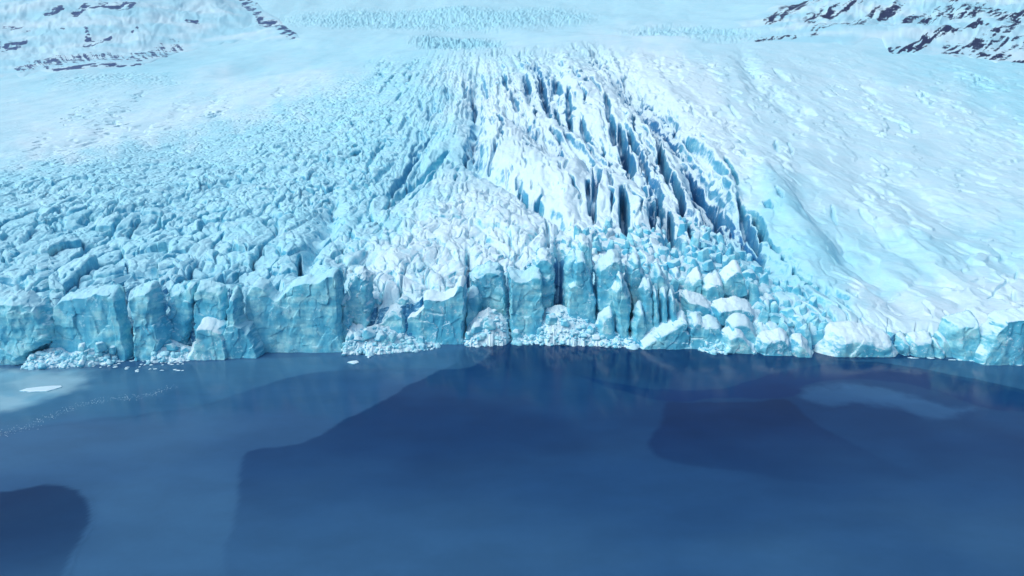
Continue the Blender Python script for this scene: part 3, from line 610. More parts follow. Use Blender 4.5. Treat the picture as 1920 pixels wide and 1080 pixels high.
# ------------------------------------------------------------------ ice slabs and pillars of the front
def slab(name, label, P, dY=0., T=5., R=2.0, rough=1., fresh=.3, cat='ice block', group=None, lean=.06, seed=0, mat=None):
    """a standing block: outline seen from the lake, its own thickness, rounded and broken front."""
    nm_ = name
    P = smooth_poly(P, 3); cx = P[:, 0].mean(); Y0 = float(wall_y(cx)) + dY
    wxy = np.array([world(p[0], p[1], Y0) for p in P])
    st = .17/Q
    x0, z0 = wxy.min(0)-1; x1, z1 = wxy.max(0)+1
    z0 = max(z0, -1.5)
    X, Z = np.meshgrid(np.arange(x0, x1, st), np.arange(z0, z1, st)); X = X.astype(F32); Z = Z.astype(F32)
    o = seed*17.3
    wx = fbm2(X/4+o, Z/3.5, 2, 61)*.7*rough; wz = fbm2(X/4, Z/3.5+o, 2, 62)*.7*rough
    sd = poly_sd(X+wx, Z+wz, wxy)
    top1 = np.where(sd > 0, Z, -99)  .max(0)[None, :]
    top1 = box(box(np.where(top1 < -50, top1.max(), top1), 4, 1), 4, 1)
    Rs = R*(1.2 if nm_ in ('ice_boulder', 'ice_mound') else .75); Rt = min(T*.8, 3.2)*(.55 if nm_ == 'ice_wall' else 1)
    hs = np.clip(sd/Rs, 0, 1); ht = np.clip((top1-Z+.25*Rs)/Rt, 0, 1)
    h = hs*(.35+.65*ht); prof = 1-(1-hs)**1.7; prof = np.minimum(prof, 1-(1-ht)**1.5)
    f1, f2, hh, ox, oy = worley2((X+wx*1.5)/4.6+o, (Z+wz*1.5)/8+o, 63)
    fac = ((RTAB[2, hh]-.5)*.9+(RTAB[3, hh]-.5)*2.2*ox+(RTAB[4, hh]-.5)*1.6*oy)
    f1, f2, hh, ox, oy = worley2((X+wx)/1.9+o, (Z+wz)/2.6+o, 64)
    fac = fac + ((RTAB[2, hh]-.5)*.35+(RTAB[3, hh]-.5)*.6*ox+(RTAB[4, hh]-.5)*.6*oy)*(RTAB[6, hh] > .5)
    ns_ = fbm2(X/5+o, Z/8, 3, 65)*.9
    c1, c2, ch, _, _ = worley2((X+wx*1.5)/5.5+o, (Z+wz)/16+o, 67)
    ns_ = ns_ - (1-sstep(0, .075, c2-c1))*np.where(RTAB[5, ch] > .82, .6, 0)
    Yv = Y0 + T - T*prof - (fac*.8+ns_)*rough*.7*np.minimum(h, prof) + (Z-z0)*lean
    d3 = fbm3(X/2.1+o, Yv/2.1, Z/2.1, 3, 72); d4 = fbm3(X/2.1+o+40, Yv/2.1, Z/2.1, 3, 73)
    near = 1-.75*np.minimum(hs, ht)
    Xd = X + d3*.6*rough; Zd = np.where(Z > .5, Z + d4*.75*rough*(.4+.6*near), Z)
    topz = np.where(sd > 0, Z, -99).max(0)[None, :]
    man = .5*sstep(1.0+1.2*fbm2(X/1.3, Z/1.3+o, 3, 74)+.8*fresh, .1, topz-Z)*(.3+fresh)*(.35 if nm_ in ('ice_block', 'ice_boulder', 'ice_ramp', 'ice_fin') else 1)
    V = np.stack([Xd, Yv, Zd], -1).reshape(-1, 3)
    k = sd > -st*.5; keep = k[:-1, :-1] | k[1:, :-1] | k[:-1, 1:] | k[1:, 1:]
    Fq = grid_faces(*X.shape, keep=keep)
    V, Fq, At = compact(V, Fq, {'mantle': man.ravel()})
    c = V.mean(0); c[2] = V[:, 2].min()
    ob = mesh_obj(name, V-c, Fq, mat or M_ICE, {'fresh': np.full(len(V), fresh), **At})
    ob.location = c
    return tag(ob, label, cat, group)

FRONT = 'standing blocks along the ice front'
SL = [
 ('ice_buttress', 'lumpy blue buttress with snow crusted upper side at the far left end of the front', [(-70, 700), (-70, 572), (15, 556), (40, 566), (62, 578), (80, 612), (88, 642), (75, 655), (52, 672), (46, 692)], -1, 6, 3, 1.5, .25),
 ('ice_wall', 'wide flat blue ice face left of the rounded pillar above a low snow pile', [(86, 690), (92, 630), (90, 585), (102, 562), (140, 553), (188, 546), (206, 552), (216, 600), (228, 650), (236, 690)], 1.0, 5, 1.6, .8, .1),
 ('ice_fin', 'slim smooth blue fin leaning against the left side of the rounded pillar', [(190, 552), (209, 547), (218, 585), (229, 625), (242, 690), (218, 690), (202, 610)], -1.6, 4, 1.3, .6, .1),
 ('ice_pillar', 'rounded pillar with a snowy cap between two dark clefts in the left of the front', [(234, 600), (232, 565), (238, 549), (255, 541), (275, 545), (284, 565), (287, 592), (302, 634), (292, 690), (246, 690), (238, 630)], -2.6, 6, 2.4, 1.1, .2),
 ('ice_block', 'snow speckled blue block recessed just right of the rounded pillar', [(300, 560), (322, 541), (347, 545), (350, 600), (346, 690), (312, 690), (309, 615)], 2.0, 4, 1.4, 1.3, .2),
 ('ice_column', 'short narrow blue column with a squared top above the low snow capped block', [(340, 540), (357, 537), (359, 590), (342, 640), (338, 600)], 1.5, 3, .9, .8, .2),
 ('ice_column', 'pale blue column cut by a thin dark crack above the low snow capped block', [(361, 541), (384, 535), (414, 548), (414, 640), (362, 640)], 1.2, 3.5, 1.2, 1.1, .2),
 ('ice_block', 'low cube of blue ice with a thick white snow cap at the left waterline', [(361, 609), (375, 602), (400, 606), (417, 625), (420, 690), (340, 690), (350, 655), (362, 640)], -3.2, 5, 1.2, .7, .8),
 ('ice_pillar', 'pale turquoise pillar standing left of the narrow dark cleft', [(415, 600), (420, 560), (425, 548), (436, 547), (441, 580), (446, 608), (462, 616), (472, 640), (484, 657), (478, 690), (412, 690)], -3.4, 5.5, 1.5, .8, .1),
 ('ice_wall', 'largest flat blue ice face with a knife edged right end left of the snowy plates', [(451, 562), (470, 532), (490, 535), (502, 555), (515, 559), (525, 552), (541, 533), (560, 527), (590, 522), (627, 513), (633, 560), (636, 610), (632, 690), (480, 690), (476, 640), (457, 610)], -.5, 5.5, 1.3, .7, .15),
 ('ice_column', 'thin rough column with snow crust between the largest flat face and the snowy plates', [(636, 570), (650, 566), (657, 620), (660, 690), (636, 690)], .6, 3, 1., 1.6, .4),
 ('ice_block', 'white crusted block with blue lower face behind the left rubble heap', [(646, 690), (645, 560), (662, 512), (690, 518), (694, 600), (692, 690)], 2.4, 4, 1.8, 1.2, .8),
 ('ice_block', 'blunt blue block under a white snow slope left of the big flat turquoise face', [(692, 690), (696, 605), (715, 592), (740, 576), (757, 585), (763, 612), (762, 690)], 1.6, 4, 1.6, .8, .8),
 ('ice_wall', 'big flat turquoise face with a sharp right corner under a thick snow slab', [(762, 596), (776, 585), (790, 577), (788, 560), (800, 555), (832, 557), (852, 545), (856, 530), (868, 528), (873, 560), (869, 620), (864, 690), (762, 690)], -1.0, 6, .9, .6, .9),
 ('ice_fin', 'narrow darker blue fin just right of the sharp turquoise corner', [(873, 562), (885, 544), (898, 550), (901, 585), (896, 690), (870, 690)], 2.0, 4, 1.2, .7, .3),
 ('ice_block', 'dark blue snow peppered block recessed above the white rubble', [(880, 520), (910, 499), (940, 508), (950, 550), (956, 640), (915, 640), (896, 560)], 5, 4, 1.4, 1.1, .3),
 ('ice_pillar', 'square turquoise pillar with snow ledges left of the black cleft', [(953, 516), (961, 509), (985, 515), (1010, 504), (1018, 520), (1019, 560), (1022, 690), (960, 690), (956, 560)], -1.2, 5.5, 1.0, .9, .3),
 ('ice_block', 'white frosted block forming the left side of the black cleft', [(1004, 560), (1000, 492), (1025, 474), (1036, 484), (1041, 500), (1037, 690), (1010, 690)], 2.6, 5, 1.6, 1.0, .95),
 ('ice_fin', 'slim tapering fin forming the right side of the black cleft', [(1059, 640), (1060, 502), (1066, 489), (1073, 474), (1086, 477), (1092, 540), (1085, 640)], 2.6, 4, 1.2, .7, .4),
 ('ice_pillar', 'tall smooth turquoise pillar with a rounded snow top right of the black cleft', [(1073, 500), (1083, 479), (1098, 478), (1109, 505), (1116, 535), (1124, 590), (1118, 690), (1060, 690), (1061, 548), (1074, 530)], .4, 6, 2.0, .7, .5),
 ('ice_pillar', 'wide turquoise block with a pitted snowy crown left of the pale spire', [(1121, 512), (1134, 490), (1155, 477), (1169, 490), (1174, 530), (1178, 640), (1120, 690), (1120, 540)], 1.6, 6, 1.8, .9, .6),
 ('serac', 'white rounded knob of ice perched above the tall smooth pillar', [(1086, 500), (1086, 455), (1098, 446), (1110, 456), (1114, 490), (1112, 520)], 6, 4, 1.8, .9, .9),
 ('serac', 'pale human sized looking spire with a rounded snow head and sloping shoulders', [(1158, 534), (1161, 517), (1169, 515), (1174, 530), (1185, 560), (1188, 590), (1178, 690), (1158, 690), (1155, 590), (1148, 562), (1150, 542)], -2.2, 5, 2.2, .6, .7),
 ('ice_dome', 'low rounded dome at the left foot of the pale spire', [(1118, 690), (1122, 610), (1132, 592), (1146, 581), (1156, 600), (1160, 690)], -3.0, 4, 2.2, .5, .7),
 ('serac', 'blue pyramid shaped serac right behind the pale spire', [(1176, 540), (1180, 505), (1195, 479), (1206, 497), (1213, 530), (1212, 600), (1184, 600)], 5, 5, 2.2, .7, .6),
 ('serac', 'pointed blue serac standing above the row of ice fingers', [(1224, 560), (1226, 522), (1236, 499), (1250, 516), (1264, 548), (1264, 600), (1226, 600)], 4, 5, 2.0, .7, .5),
 ('ice_finger', 'leftmost and broadest ice finger with a notched white tip', [(1204, 566), (1212, 527), (1219, 531), (1225, 526), (1229, 560), (1232, 690), (1208, 690)], -.6, 4, 1.6, .6, .6),
 ('ice_finger', 'second ice finger with a sharp white tip beside the notched one', [(1226, 570), (1233, 539), (1239, 558), (1242, 690), (1226, 690)], -1.2, 3.6, 1.4, .5, .6),
 ('ice_finger', 'third ice finger with a blunt tip and a hollow side', [(1241, 575), (1245, 546), (1254, 544), (1257, 560), (1256, 690), (1242, 690)], -.8, 3.6, 1.3, .5, .6),
 ('ice_finger', 'rightmost ice finger slim and pointed', [(1258, 580), (1262, 552), (1267, 543), (1272, 575), (1284, 690), (1258, 690)], -1, 4, 1.5, .5, .6),
 ('serac', 'curved leaning blade of ice at the foot of the ice fingers', [(1186, 690), (1188, 610), (1202, 573), (1211, 580), (1216, 610), (1209, 690)], -3.2, 4, 1.8, .6, .5),
 ('ice_ramp', 'long pale ramp of ice rising right along the water below the fingers', [(1200, 690), (1204, 640), (1240, 620), (1265, 607), (1286, 594), (1296, 615), (1302, 690)], -4, 5, 2.2, .9, .8),
 ('ice_block', 'rounded turquoise block with a white peak right of the long pale ramp', [(1292, 690), (1294, 612), (1312, 594), (1322, 606), (1336, 600), (1360, 614), (1366, 690)], -1.5, 5, 2.0, .7, .7),
 ('ice_block', 'large white topped block with a cracked blue front above the waterline boulders', [(1286, 590), (1286, 557), (1300, 552), (1322, 559), (1346, 582), (1352, 620), (1296, 625)], 6, 5, 2.0, .7, .95),
 ('ice_block', 'long blue block with a flat white lid in the middle of the tumbled ice', [(1344, 610), (1346, 574), (1380, 567), (1413, 573), (1418, 605), (1400, 620), (1356, 618)], 5.5, 5, 1.6, .6, .9),
 ('ice_fin', 'tilted smooth slab sliding down to the right onto the waterline boulders', [(1370, 640), (1376, 600), (1406, 599), (1424, 630), (1432, 690), (1402, 690)], 0, 4, 1.4, .5, .8),
 ('ice_boulder', 'split white boulder at the water with a turquoise inner face', [(1358, 700), (1360, 640), (1370, 625), (1390, 618), (1406, 635), (1428, 657), (1428, 700)], -3.0, 4.5, 1.6, .8, .95),
 ('ice_boulder', 'humped white boulder with blue lower side right of the split boulder', [(1428, 700), (1430, 642), (1446, 630), (1474, 628), (1490, 640), (1497, 700)], -2.4, 4.5, 2.0, .9, .95),
 ('ice_boulder', 'pointed white tongue of ice touching the water right of the humped boulder', [(1488, 700), (1491, 641), (1510, 635), (1521, 646), (1536, 670), (1540, 700)], -2.0, 4, 2.0, .6, .95),
 ('ice_block', 'peaked block with a big clean white face high in the tumbled ice', [(1352, 545), (1358, 520), (1388, 495), (1404, 530), (1404, 560), (1360, 560)], 16, 5, 1.6, .5, 1.),
 ('ice_block', 'squarish block with a white upper left face and blue lower side', [(1292, 570), (1294, 530), (1320, 509), (1322, 550), (1320, 580), (1296, 580)], 13, 5, 1.6, .5, 1.),
 ('ice_block', 'white topped block between the squarish block and the peaked block', [(1324, 575), (1326, 531), (1354, 519), (1363, 540), (1360, 580)], 12, 5, 1.6, .6, .9),
 ('ice_mound', 'whale backed white mound with a smooth blue right end at the water', [(1535, 700), (1548, 655), (1572, 626), (1602, 616), (1640, 622), (1666, 628), (1690, 640), (1702, 700)], -1.0, 7, 4.0, .6, 1.),
 ('ice_boulder', 'small rough boulder touching the right end of the whale backed mound', [(1690, 700), (1692, 641), (1705, 632), (1716, 650), (1718, 700)], .6, 4, 1.4, 1., .8),
 ('ice_boulder', 'broad pale boulder with a flat top right of the whale backed mound', [(1712, 700), (1713, 641), (1735, 630), (1757, 631), (1759, 700)], 0, 4, 1.6, .7, .9),
 ('ice_boulder', 'small triangular white boulder beside the broad pale boulder', [(1756, 700), (1757, 652), (1765, 640), (1780, 668), (1780, 700)], -.6, 3, 1.2, .7, .9),
 ('ice_fin', 'thin tilted pale plate left of the round boulder', [(1764, 650), (1766, 629), (1780, 632), (1793, 664), (1793, 700), (1778, 700)], .6, 3, 1.2, .5, .8),
 ('ice_boulder', 'big round pale turquoise boulder between two blue gaps at the right', [(1788, 640), (1789, 618), (1800, 605), (1825, 599), (1850, 600), (1858, 625), (1850, 655), (1838, 700), (1800, 700)], -1.6, 6, 2.6, .6, .6),
 ('ice_wall', 'streaked pale ice wall with snow ledges at the far right end of the front', [(1850, 700), (1852, 655), (1872, 622), (1890, 600), (1920, 594), (2060, 588), (2060, 720)], -1.2, 6, 1.8, .9, .8),
]
for i, (nm, lb, P, dY, T, R, ro, fr_) in enumerate(SL):
    slab(nm, lb, P, dY, T, R, ro, fr_, nm.replace('_', ' '), FRONT, seed=i+1)

# ------------------------------------------------------------------ tumbled blocks
from_ico = {}
def ico(n):
    if n not in from_ico:
        bm = bmesh.new(); bmesh.ops.create_icosphere(bm, subdivisions=n, radius=1)
        from_ico[n] = (np.array([v.co for v in bm.verts], F32), np.array([[v.index for v in f.verts] for f in bm.faces], np.int32)); bm.free()
    return from_ico[n]
def block_mesh(dims, seed, n=5, peak=0.0, sharp=38):
    r = np.random.default_rng(seed); Dv, Fv = ico(n)
    npl = []
    for k in range(6):
        a = 2*math.pi*k/6 + r.uniform(-.4, .4); t = r.uniform(-.1, .3); npl.append((math.cos(a), math.sin(a), t, r.uniform(.75, 1.05)))
    npl.append((r.uniform(-.5, .5), r.uniform(-.5, .2), 1, r.uniform(.7, .95))); npl.append((0, 0, -1, .9))
    for k in range(5):
        a = r.uniform(0, 6.28); npl.append((math.cos(a), math.sin(a), r.uniform(.5, 1.2)+peak, r.uniform(.75, 1.0)))
    acc = 0
    for x, y, z, d in npl:
        q = math.sqrt(x*x+y*y+z*z); acc = acc + np.maximum(0, (Dv[:, 0]*x+Dv[:, 1]*y+Dv[:, 2]*z)/q/d)**sharp
    R_ = acc**(-1/sharp); P = Dv*R_[:, None]
    P = P*np.asarray(dims, F32)
    o = seed*3.1
    nn = fbm3(P[:, 0]/1.6+o, P[:, 1]/1.6, P[:, 2]/1.6, 4, 71)
    P = P + Dv*(nn*.13*min(dims)*.6)[:, None]
    return P, Fv

from mathutils.kdtree import KDTree
gk = np.arange(0, GL['px'].size, 7)
def surf(px, py):
    """a point of the finished ice surface nearest to that place of the view."""
    j = int(np.argmin(np.abs(pxc-px))); col = GL['py'][:, j]; i = int(np.argmin(np.abs(col-py)))
    return GL['X'][i, j], GL['Y'][i, j], GL['Z'][i, j]

rb = np.random.default_rng(21)
JUM = [(1075, 440), (1150, 415), (1250, 410), (1330, 400), (1400, 425), (1450, 480), (1510, 560), (1570, 625), (1520, 655), (1380, 640), (1280, 600), (1200, 560), (1130, 480)]
placed = []
tries = 0
while len(placed) < 190 and tries < 12000:
    tries += 1
    px = rb.uniform(1070, 1570); py = rb.uniform(400, 655)
    if float(poly_sd(np.array([px]), np.array([py]), JUM)[0]) < 0: continue
    k = max(py-425, 0)/230
    r_ = rb.uniform(4.5, 10.5)+k*rb.uniform(1, 13)
    if any((px-a)**2+((py-b)*1.3)**2 < (.72*(r_+c))**2 for a, b, c in placed): continue
    placed.append((px, py, r_))
SHAPES = [('squat', (1.15, 1.0, .8), 0), ('pointed', (.8, .8, 1.6), -.35), ('tall', (.75, .75, 1.5), 0), ('slanting', (1.25, .85, 1.0), .2), ('angular', (1., 1., 1.), 0)]
for i, (px, py, r_) in enumerate(sorted(placed, key=lambda a: a[1])):
    x, y, z = surf(px, py); m = y/FPX; s = r_*m
    nm, dm, pk = SHAPES[int(rb.choice([0, 1, 1, 1, 2, 2, 3, 4]))]
    P, Fv = block_mesh((dm[0]*s, dm[1]*s, dm[2]*s), 500+i, 4 if r_ < 13 else 5, pk)
    fr_ = float(rb.uniform(.0, .7))
    ob = mesh_obj('serac_block', P, Fv, M_ICE, {'fresh': np.full(len(P), fr_)})
    ob.location = (x, y, z+s*.2)
    ob.rotation_euler = (rb.uniform(-.25, .25), rb.uniform(-.3, .3), rb.uniform(0, 6.28))
    place = 'high in the tumbled ice below the deep blue crevasses' if py < 510 else ('low in the tumbled ice above the waterline boulders' if px > 1330 else 'among the tumbled ice above the ice fingers')
    size = 'small' if r_ < 10 else ('medium sized' if r_ < 15 else 'large')
    tag(ob, f'{size} {nm} blue ice block {place}', 'ice block', 'tumbled ice blocks below the icefall')

EDGE = [(20, 330), (360, 630), (640, 860), (890, 1040)]
for k in range(44):
    a_, b_ = EDGE[int(rb.integers(0, 4))]; px = rb.uniform(a_, b_); py = np.interp(px, TOP[:, 0], TOP[:, 1]) - rb.uniform(0, 14)
    x, y, z = surf(px, py); s = rb.uniform(3.5, 8)*y/FPX
    P, Fv = block_mesh((s*rb.uniform(.8, 1.4), s*rb.uniform(.7, 1), s*rb.uniform(.6, 1.2)), 1300+k, 4)
    ob = mesh_obj('edge_block', P, Fv, M_ICE, {'fresh': np.full(len(P), .15 if px < 640 else .8)})
    ob.location = (x, y, z+s*.1); ob.rotation_euler = (rb.uniform(-.4, .4), rb.uniform(-.4, .4), rb.uniform(0, 6.28))
    where = 'left of the narrow dark cleft' if px < 438 else 'above the largest flat blue face' if px < 636 else 'above the flat turquoise face' if px < 870 else 'left of the black cleft'
    tag(ob, f'small broken block on the top edge {where}', 'ice block', 'broken blocks along the top edge of the front')
# ------------------------------------------------------------------ rubble heaps at the foot
def heap(label, x0, x1, prof, seed, out=3.0):
    out = out+1.8
    """crushed ice banked against the wall: prof = [(px, py of crest)]."""
    nxp = int((x1-x0)*1.1*Q); nd = int(120*Q)
    px = np.linspace(x0, x1, nxp)[None, :]*np.ones((nd, 1)); t = np.linspace(0, 1, nd)[:, None]*np.ones((1, nxp))
    pr = np.array(prof, float); yb = wall_y(px[0]); cr = np.interp(px[0], pr[:, 0], pr[:, 1])
    taper = sstep(0, 14, px[0]-x0)*sstep(0, 14, x1-px[0])
    Yt = yb + 2.5; hz = world(px[0], cr, Yt)[1]*taper
    Y = yb - out*taper + (2.5+out*taper)*t
    X = (px-960)/FPX*(yb/CP*1.02)
    X = np.array([shore(a, b)[0] for a, b in zip(px[0], np.interp(px[0], BASE[:, 0], BASE[:, 1]))])[None, :]*np.ones((nd, 1))
    Y = Y + (fbm2((X/2.6).astype(F32), (X*0+seed).astype(F32), 3, 88)*1.6+fbm2((X/.8).astype(F32), (X*0+seed).astype(F32), 2, 89)*.5)*(1-t)**2
    Xf = X.astype(F32); Yf = Y.astype(F32)
    Z = hz*(t**.8)
    n = fbm2(Xf/3, Yf/2, 3, seed)*.9 + fbm2(Xf/.8, Yf/.6, 3, seed+3)*.35
    Z = Z + n*sstep(0, .25, t)*(.35+.65*taper)*.8 - .35 + .2*sstep(0, .1, t)
    Vv = [np.stack([X, Y, Z], -1).reshape(-1, 3)]; Ff = []; off = 0
    q = grid_faces(nd, nxp); Ff += [q[:, :3], q[:, [0, 2, 3]]]; off = len(Vv[0]); fr_ = [np.full(off, .9)]
    r = np.random.default_rng(seed)
    for k in range(int((x1-x0)*1.7)):
        i = int(nd*r.beta(1.1, 1.6)*.95); j = int(r.integers(2, nxp-2))
        if taper[j] < .35: continue
        s = min(r.lognormal(-.95, .5), 1.3)
        P, Fv = block_mesh((s*r.uniform(.7, 1.3), s*r.uniform(.7, 1.2), s*r.uniform(.6, 1.1)), int(r.integers(1, 9999)), 2 if s < .55 else 3)
        a_, b_ = r.uniform(0, 6.28), r.uniform(-.7, .7)
        ca, sa, cb, sb = math.cos(a_), math.sin(a_), math.cos(b_), math.sin(b_)
        P = P @ np.array([[ca, sa, 0], [-sa, ca, 0], [0, 0, 1]], F32) @ np.array([[1, 0, 0], [0, cb, sb], [0, -sb, cb]], F32)
        Vv.append(P + np.array([X[i, j], Y[i, j], max(Z[i, j], 0)+s*.2], F32)); Ff.append(Fv+off); off += len(P); fr_.append(np.full(len(P), r.uniform(-.3, 1)))
    o = mesh_obj('ice_rubble', np.concatenate(Vv), np.concatenate(Ff), M_RUBBLE, {'fresh': np.concatenate(fr_)})
    return tag(o, label, 'ice rubble', kind='stuff')
heap('white crushed ice banked below the wide flat face at the left', 46, 240, [(46, 668), (70, 655), (95, 650), (130, 658), (170, 640), (195, 636), (215, 650), (240, 668)], 31)
heap('crushed ice between the rounded pillar and the low snow capped block', 284, 366, [(284, 650), (305, 632), (330, 640), (366, 655)], 32)
heap('big heap of white crushed ice left of the flat turquoise face', 640, 835, [(640, 620), (660, 605), (690, 612), (720, 608), (745, 618), (780, 628), (835, 640)], 33, 4)
heap('white crushed ice banked between the turquoise corner and the square pillar', 864, 962, [(864, 625), (885, 598), (915, 575), (940, 585), (962, 610)], 34, 3.5)
heap('white crushed ice spread below the black cleft and the tall pillar', 1000, 1200, [(1000, 612), (1025, 580), (1045, 568), (1070, 580), (1095, 590), (1115, 600), (1140, 612), (1170, 618), (1200, 630)], 35, 4)
heap('low white ice shelf at the water below the long ramp', 955, 1030, [(955, 612), (985, 615), (1030, 612)], 36, 3.5)
heap('thin white ice shelf at the waterline left of the split boulder', 1300, 1372, [(1300, 640), (1340, 630), (1372, 628)], 37, 3)

# fallen chunks on the heaps and along the shore
CH = [(60, 668, 7), (155, 650, 9), (188, 650, 12), (212, 655, 8), (300, 655, 8), (322, 650, 10), (345, 655, 7), (660, 630, 11), (690, 625, 13), (715, 630, 13), (735, 632, 9), (790, 636, 7), (672, 643, 8), (700, 645, 7),
      (895, 612, 15), (918, 608, 11), (880, 628, 10), (968, 625, 11), (930, 625, 7), (1035, 598, 12), (1060, 605, 9), (1078, 622, 8), (1095, 620, 11), (1110, 615, 8), (1048, 620, 8), (1145, 628, 7), (1325, 645, 6), (1350, 648, 7)]
for i, (px, py, r_) in enumerate(CH):
    y = float(wall_y(px)) - rb.uniform(.2, 2.2); x, z = world(px, py, y); s = r_*y/FPX
    P, Fv = block_mesh((s*rb.uniform(.8, 1.2), s*rb.uniform(.7, 1), s*rb.uniform(.7, 1.15)), 800+i, 4 if r_ > 6.5 else 3)
    ob = mesh_obj('ice_chunk', P, Fv, M_ICE, {'fresh': np.full(len(P), float(rb.uniform(.3, .9)))})
    ob.location = (x, y, max(z, .1)); ob.rotation_euler = (rb.uniform(-.4, .4), rb.uniform(-.4, .4), rb.uniform(0, 6))
    where = 'below the wide flat face' if px < 240 else 'between the rounded pillar and the low cube' if px < 400 else 'left of the flat turquoise face' if px < 830 else 'between the turquoise corner and the square pillar' if px < 1000 else 'below the tall smooth pillar' if px < 1200 else 'by the thin white ice shelf'
    tag(ob, f"{'large' if r_ > 10 else 'small'} pale chunk on the crushed ice {where}", 'ice chunk', 'fallen chunks at the foot of the ice front')

# ------------------------------------------------------------------ lake
M_WATER = make_lake('lake_water', .12)
M_FILM = make_lake('lake_ice_film', .14)
def drift(X, Y, c1, c2, sc, seed):
    f = sstep(-.35, .35, fbm2(X*sc, Y*sc*1.6, 4, seed))[..., None]
    return np.asarray(c1, F32)*(1-f) + np.asarray(c2, F32)*f
LAYERS = [(lambda X, Y: np.ones_like(X), lambda X, Y: drift(X, Y, (.027, .101, .226), (.042, .135, .264), .012, 80))]
def lake_tint(X, Y, n):
    c = np.zeros(X.shape+(3,), F32)
    for cov, col in LAYERS[:n]:
        k = cov(X, Y)[..., None]; c = c*(1-k)+col(X, Y)*k
    return c
def set_tint(o, c):
    at = o.data.color_attributes.new('tint', 'FLOAT_COLOR', 'POINT')
    at.data.foreach_set('color', np.concatenate([c.reshape(-1, 3), np.ones((c.size//3, 1))], 1).astype(F32).ravel())
gx, gy = np.meshgrid(np.concatenate([np.linspace(-2500, -410, 20), np.linspace(-400, 400, 320), np.linspace(410, 2500, 20)]), np.concatenate([np.linspace(-800, -10, 12), np.linspace(0, 240, 120)]))
lake = mesh_obj('lake_water', np.stack([gx, gy, gx*0], -1).reshape(-1, 3), grid_faces(*gx.shape), M_WATER)
set_tint(lake, lake_tint(gx.astype(F32), gy.astype(F32), 1))
tag(lake, 'still blue lake under a thin skin of ice in front of the glacier', 'lake', kind='structure')

def film(label, P, col, col2, w_in, level, rough=.1, fade=None, jag=.6, scale=.02, spec=.5, st=.7):
    """a sheet of thin ice: outline on the water, running out into its surroundings at the rim."""
    Pw = np.array([shore(a, b) for a, b in smooth_poly(P, 6)]).reshape(-1, 2)
    def sdf(X, Y): return poly_sd(X+fbm2(X/7, Y/7, 4, 81)*jag*1.6, Y+fbm2(X/7+5, Y/7, 4, 82)*jag*1.6, Pw)
    def cov(X, Y):
        c = sstep(0, 1, np.clip(sdf(X, Y)/w_in, 0, 1))
        if fade is not None:                       # cover fades out along a direction
            (ax, ay), (bx, by) = [shore(*q) for q in fade]
            t = ((X-ax)*(bx-ax)+(Y-ay)*(by-ay))/((bx-ax)**2+(by-ay)**2); c = c*sstep(1, 0, t)
        return c.astype(F32)
    n = len(LAYERS)+1
    LAYERS.append((cov, lambda X, Y: drift(X, Y, col, col2, scale, 83)))
    x0, y0 = Pw.min(0)-2; x1, y1 = Pw.max(0)+2
    X, Y = np.meshgrid(np.arange(x0, x1, st), np.arange(y0, y1, st)); X = X.astype(F32); Y = Y.astype(F32)
    k = sdf(X, Y) > -st*1.5; keep = k[:-1, :-1] & k[1:, :-1] & k[:-1, 1:] & k[1:, 1:]
    c = lake_tint(X, Y, n)
    V = np.stack([X, Y, X*0], -1).reshape(-1, 3)
    V, Fq, A = compact(V, grid_faces(*X.shape, keep=keep), {'c': c.reshape(-1, 3)})
    o = mesh_obj('ice_sheet', V, Fq, M_FILM); o.location = (0, 0, level); set_tint(o, A['c'])
    return tag(o, label, 'ice sheet', 'thin ice sheets on the lake')

film('broad darker sheet of clear ice with a slanting left edge across the middle lake', [(905, 646), (850, 680), (760, 725), (640, 790), (555, 830), (455, 853), (440, 950), (432, 1100), (700, 1250), (2300, 1200), (2300, 900), (2100, 760), (1700, 660), (1300, 640)],
     (.003, .035, .122), (.007, .050, .15), 1.1, .02, .14, fade=[(960, 760), (960, 1300)])
film('pale grey band of ice below the left part of the front', [(-200, 830), (150, 790), (350, 768), (480, 730), (560, 705), (700, 692), (880, 690), (905, 650), (640, 664), (400, 676), (200, 690), (-200, 720)], (.036, .138, .27), (.05, .17, .30), 1.5, .025, fade=[(300, 690), (300, 900)])
film('milky pale patch of slush ice at the far left under the front', [(-300, 800), (0, 783), (70, 762), (150, 742), (190, 715), (185, 690), (100, 684), (-300, 700)], (.17, .40, .53), (.28, .50, .60), 8, .03, .3, fade=None, scale=.06, jag=2)
film('small dark rounded patch of clear ice at the lower left', [(-200, 925), (0, 921), (50, 911), (100, 908), (150, 920), (168, 942), (174, 970), (150, 1020), (125, 1075), (110, 1200), (-200, 1250)], (.003, .030, .10), (.006, .042, .12), 1.0, .03, .14, fade=[(60, 960), (60, 1240)])
film('long dark crescent of open water curving across the right of the lake', [(1070, 697), (1130, 712), (1230, 728), (1340, 728), (1400, 714), (1480, 692), (1560, 682), (1640, 684), (1780, 705), (1960, 745), (2200, 790), (2200, 830), (1960, 780), (1840, 765), (1720, 725), (1600, 712), (1520, 722), (1480, 748), (1360, 748), (1250, 755), (1160, 733), (1110, 716)],
     (.0002, .024, .115), (.0004, .03, .13), 1.0, .03)
film('grey blue ice reaching from the split boulder to the right end of the front', [(1540, 676), (1640, 680), (1780, 702), (1960, 741), (2200, 786), (2200, 700), (1920, 684), (1700, 672)], (.020, .09, .20), (.03, .115, .235), 1.0, .035)
film('dark lens shaped sheet of ice right of the middle of the lake', [(1245, 757), (1300, 752), (1400, 752), (1480, 750), (1530, 790), (1620, 840), (1720, 890), (1720, 925), (1600, 920), (1480, 905), (1390, 885), (1300, 878), (1235, 860), (1212, 832), (1232, 800)],
     (.001, .020, .088), (.003, .028, .108), 1.4, .035, .14, fade=[(1300, 780), (1560, 960)])
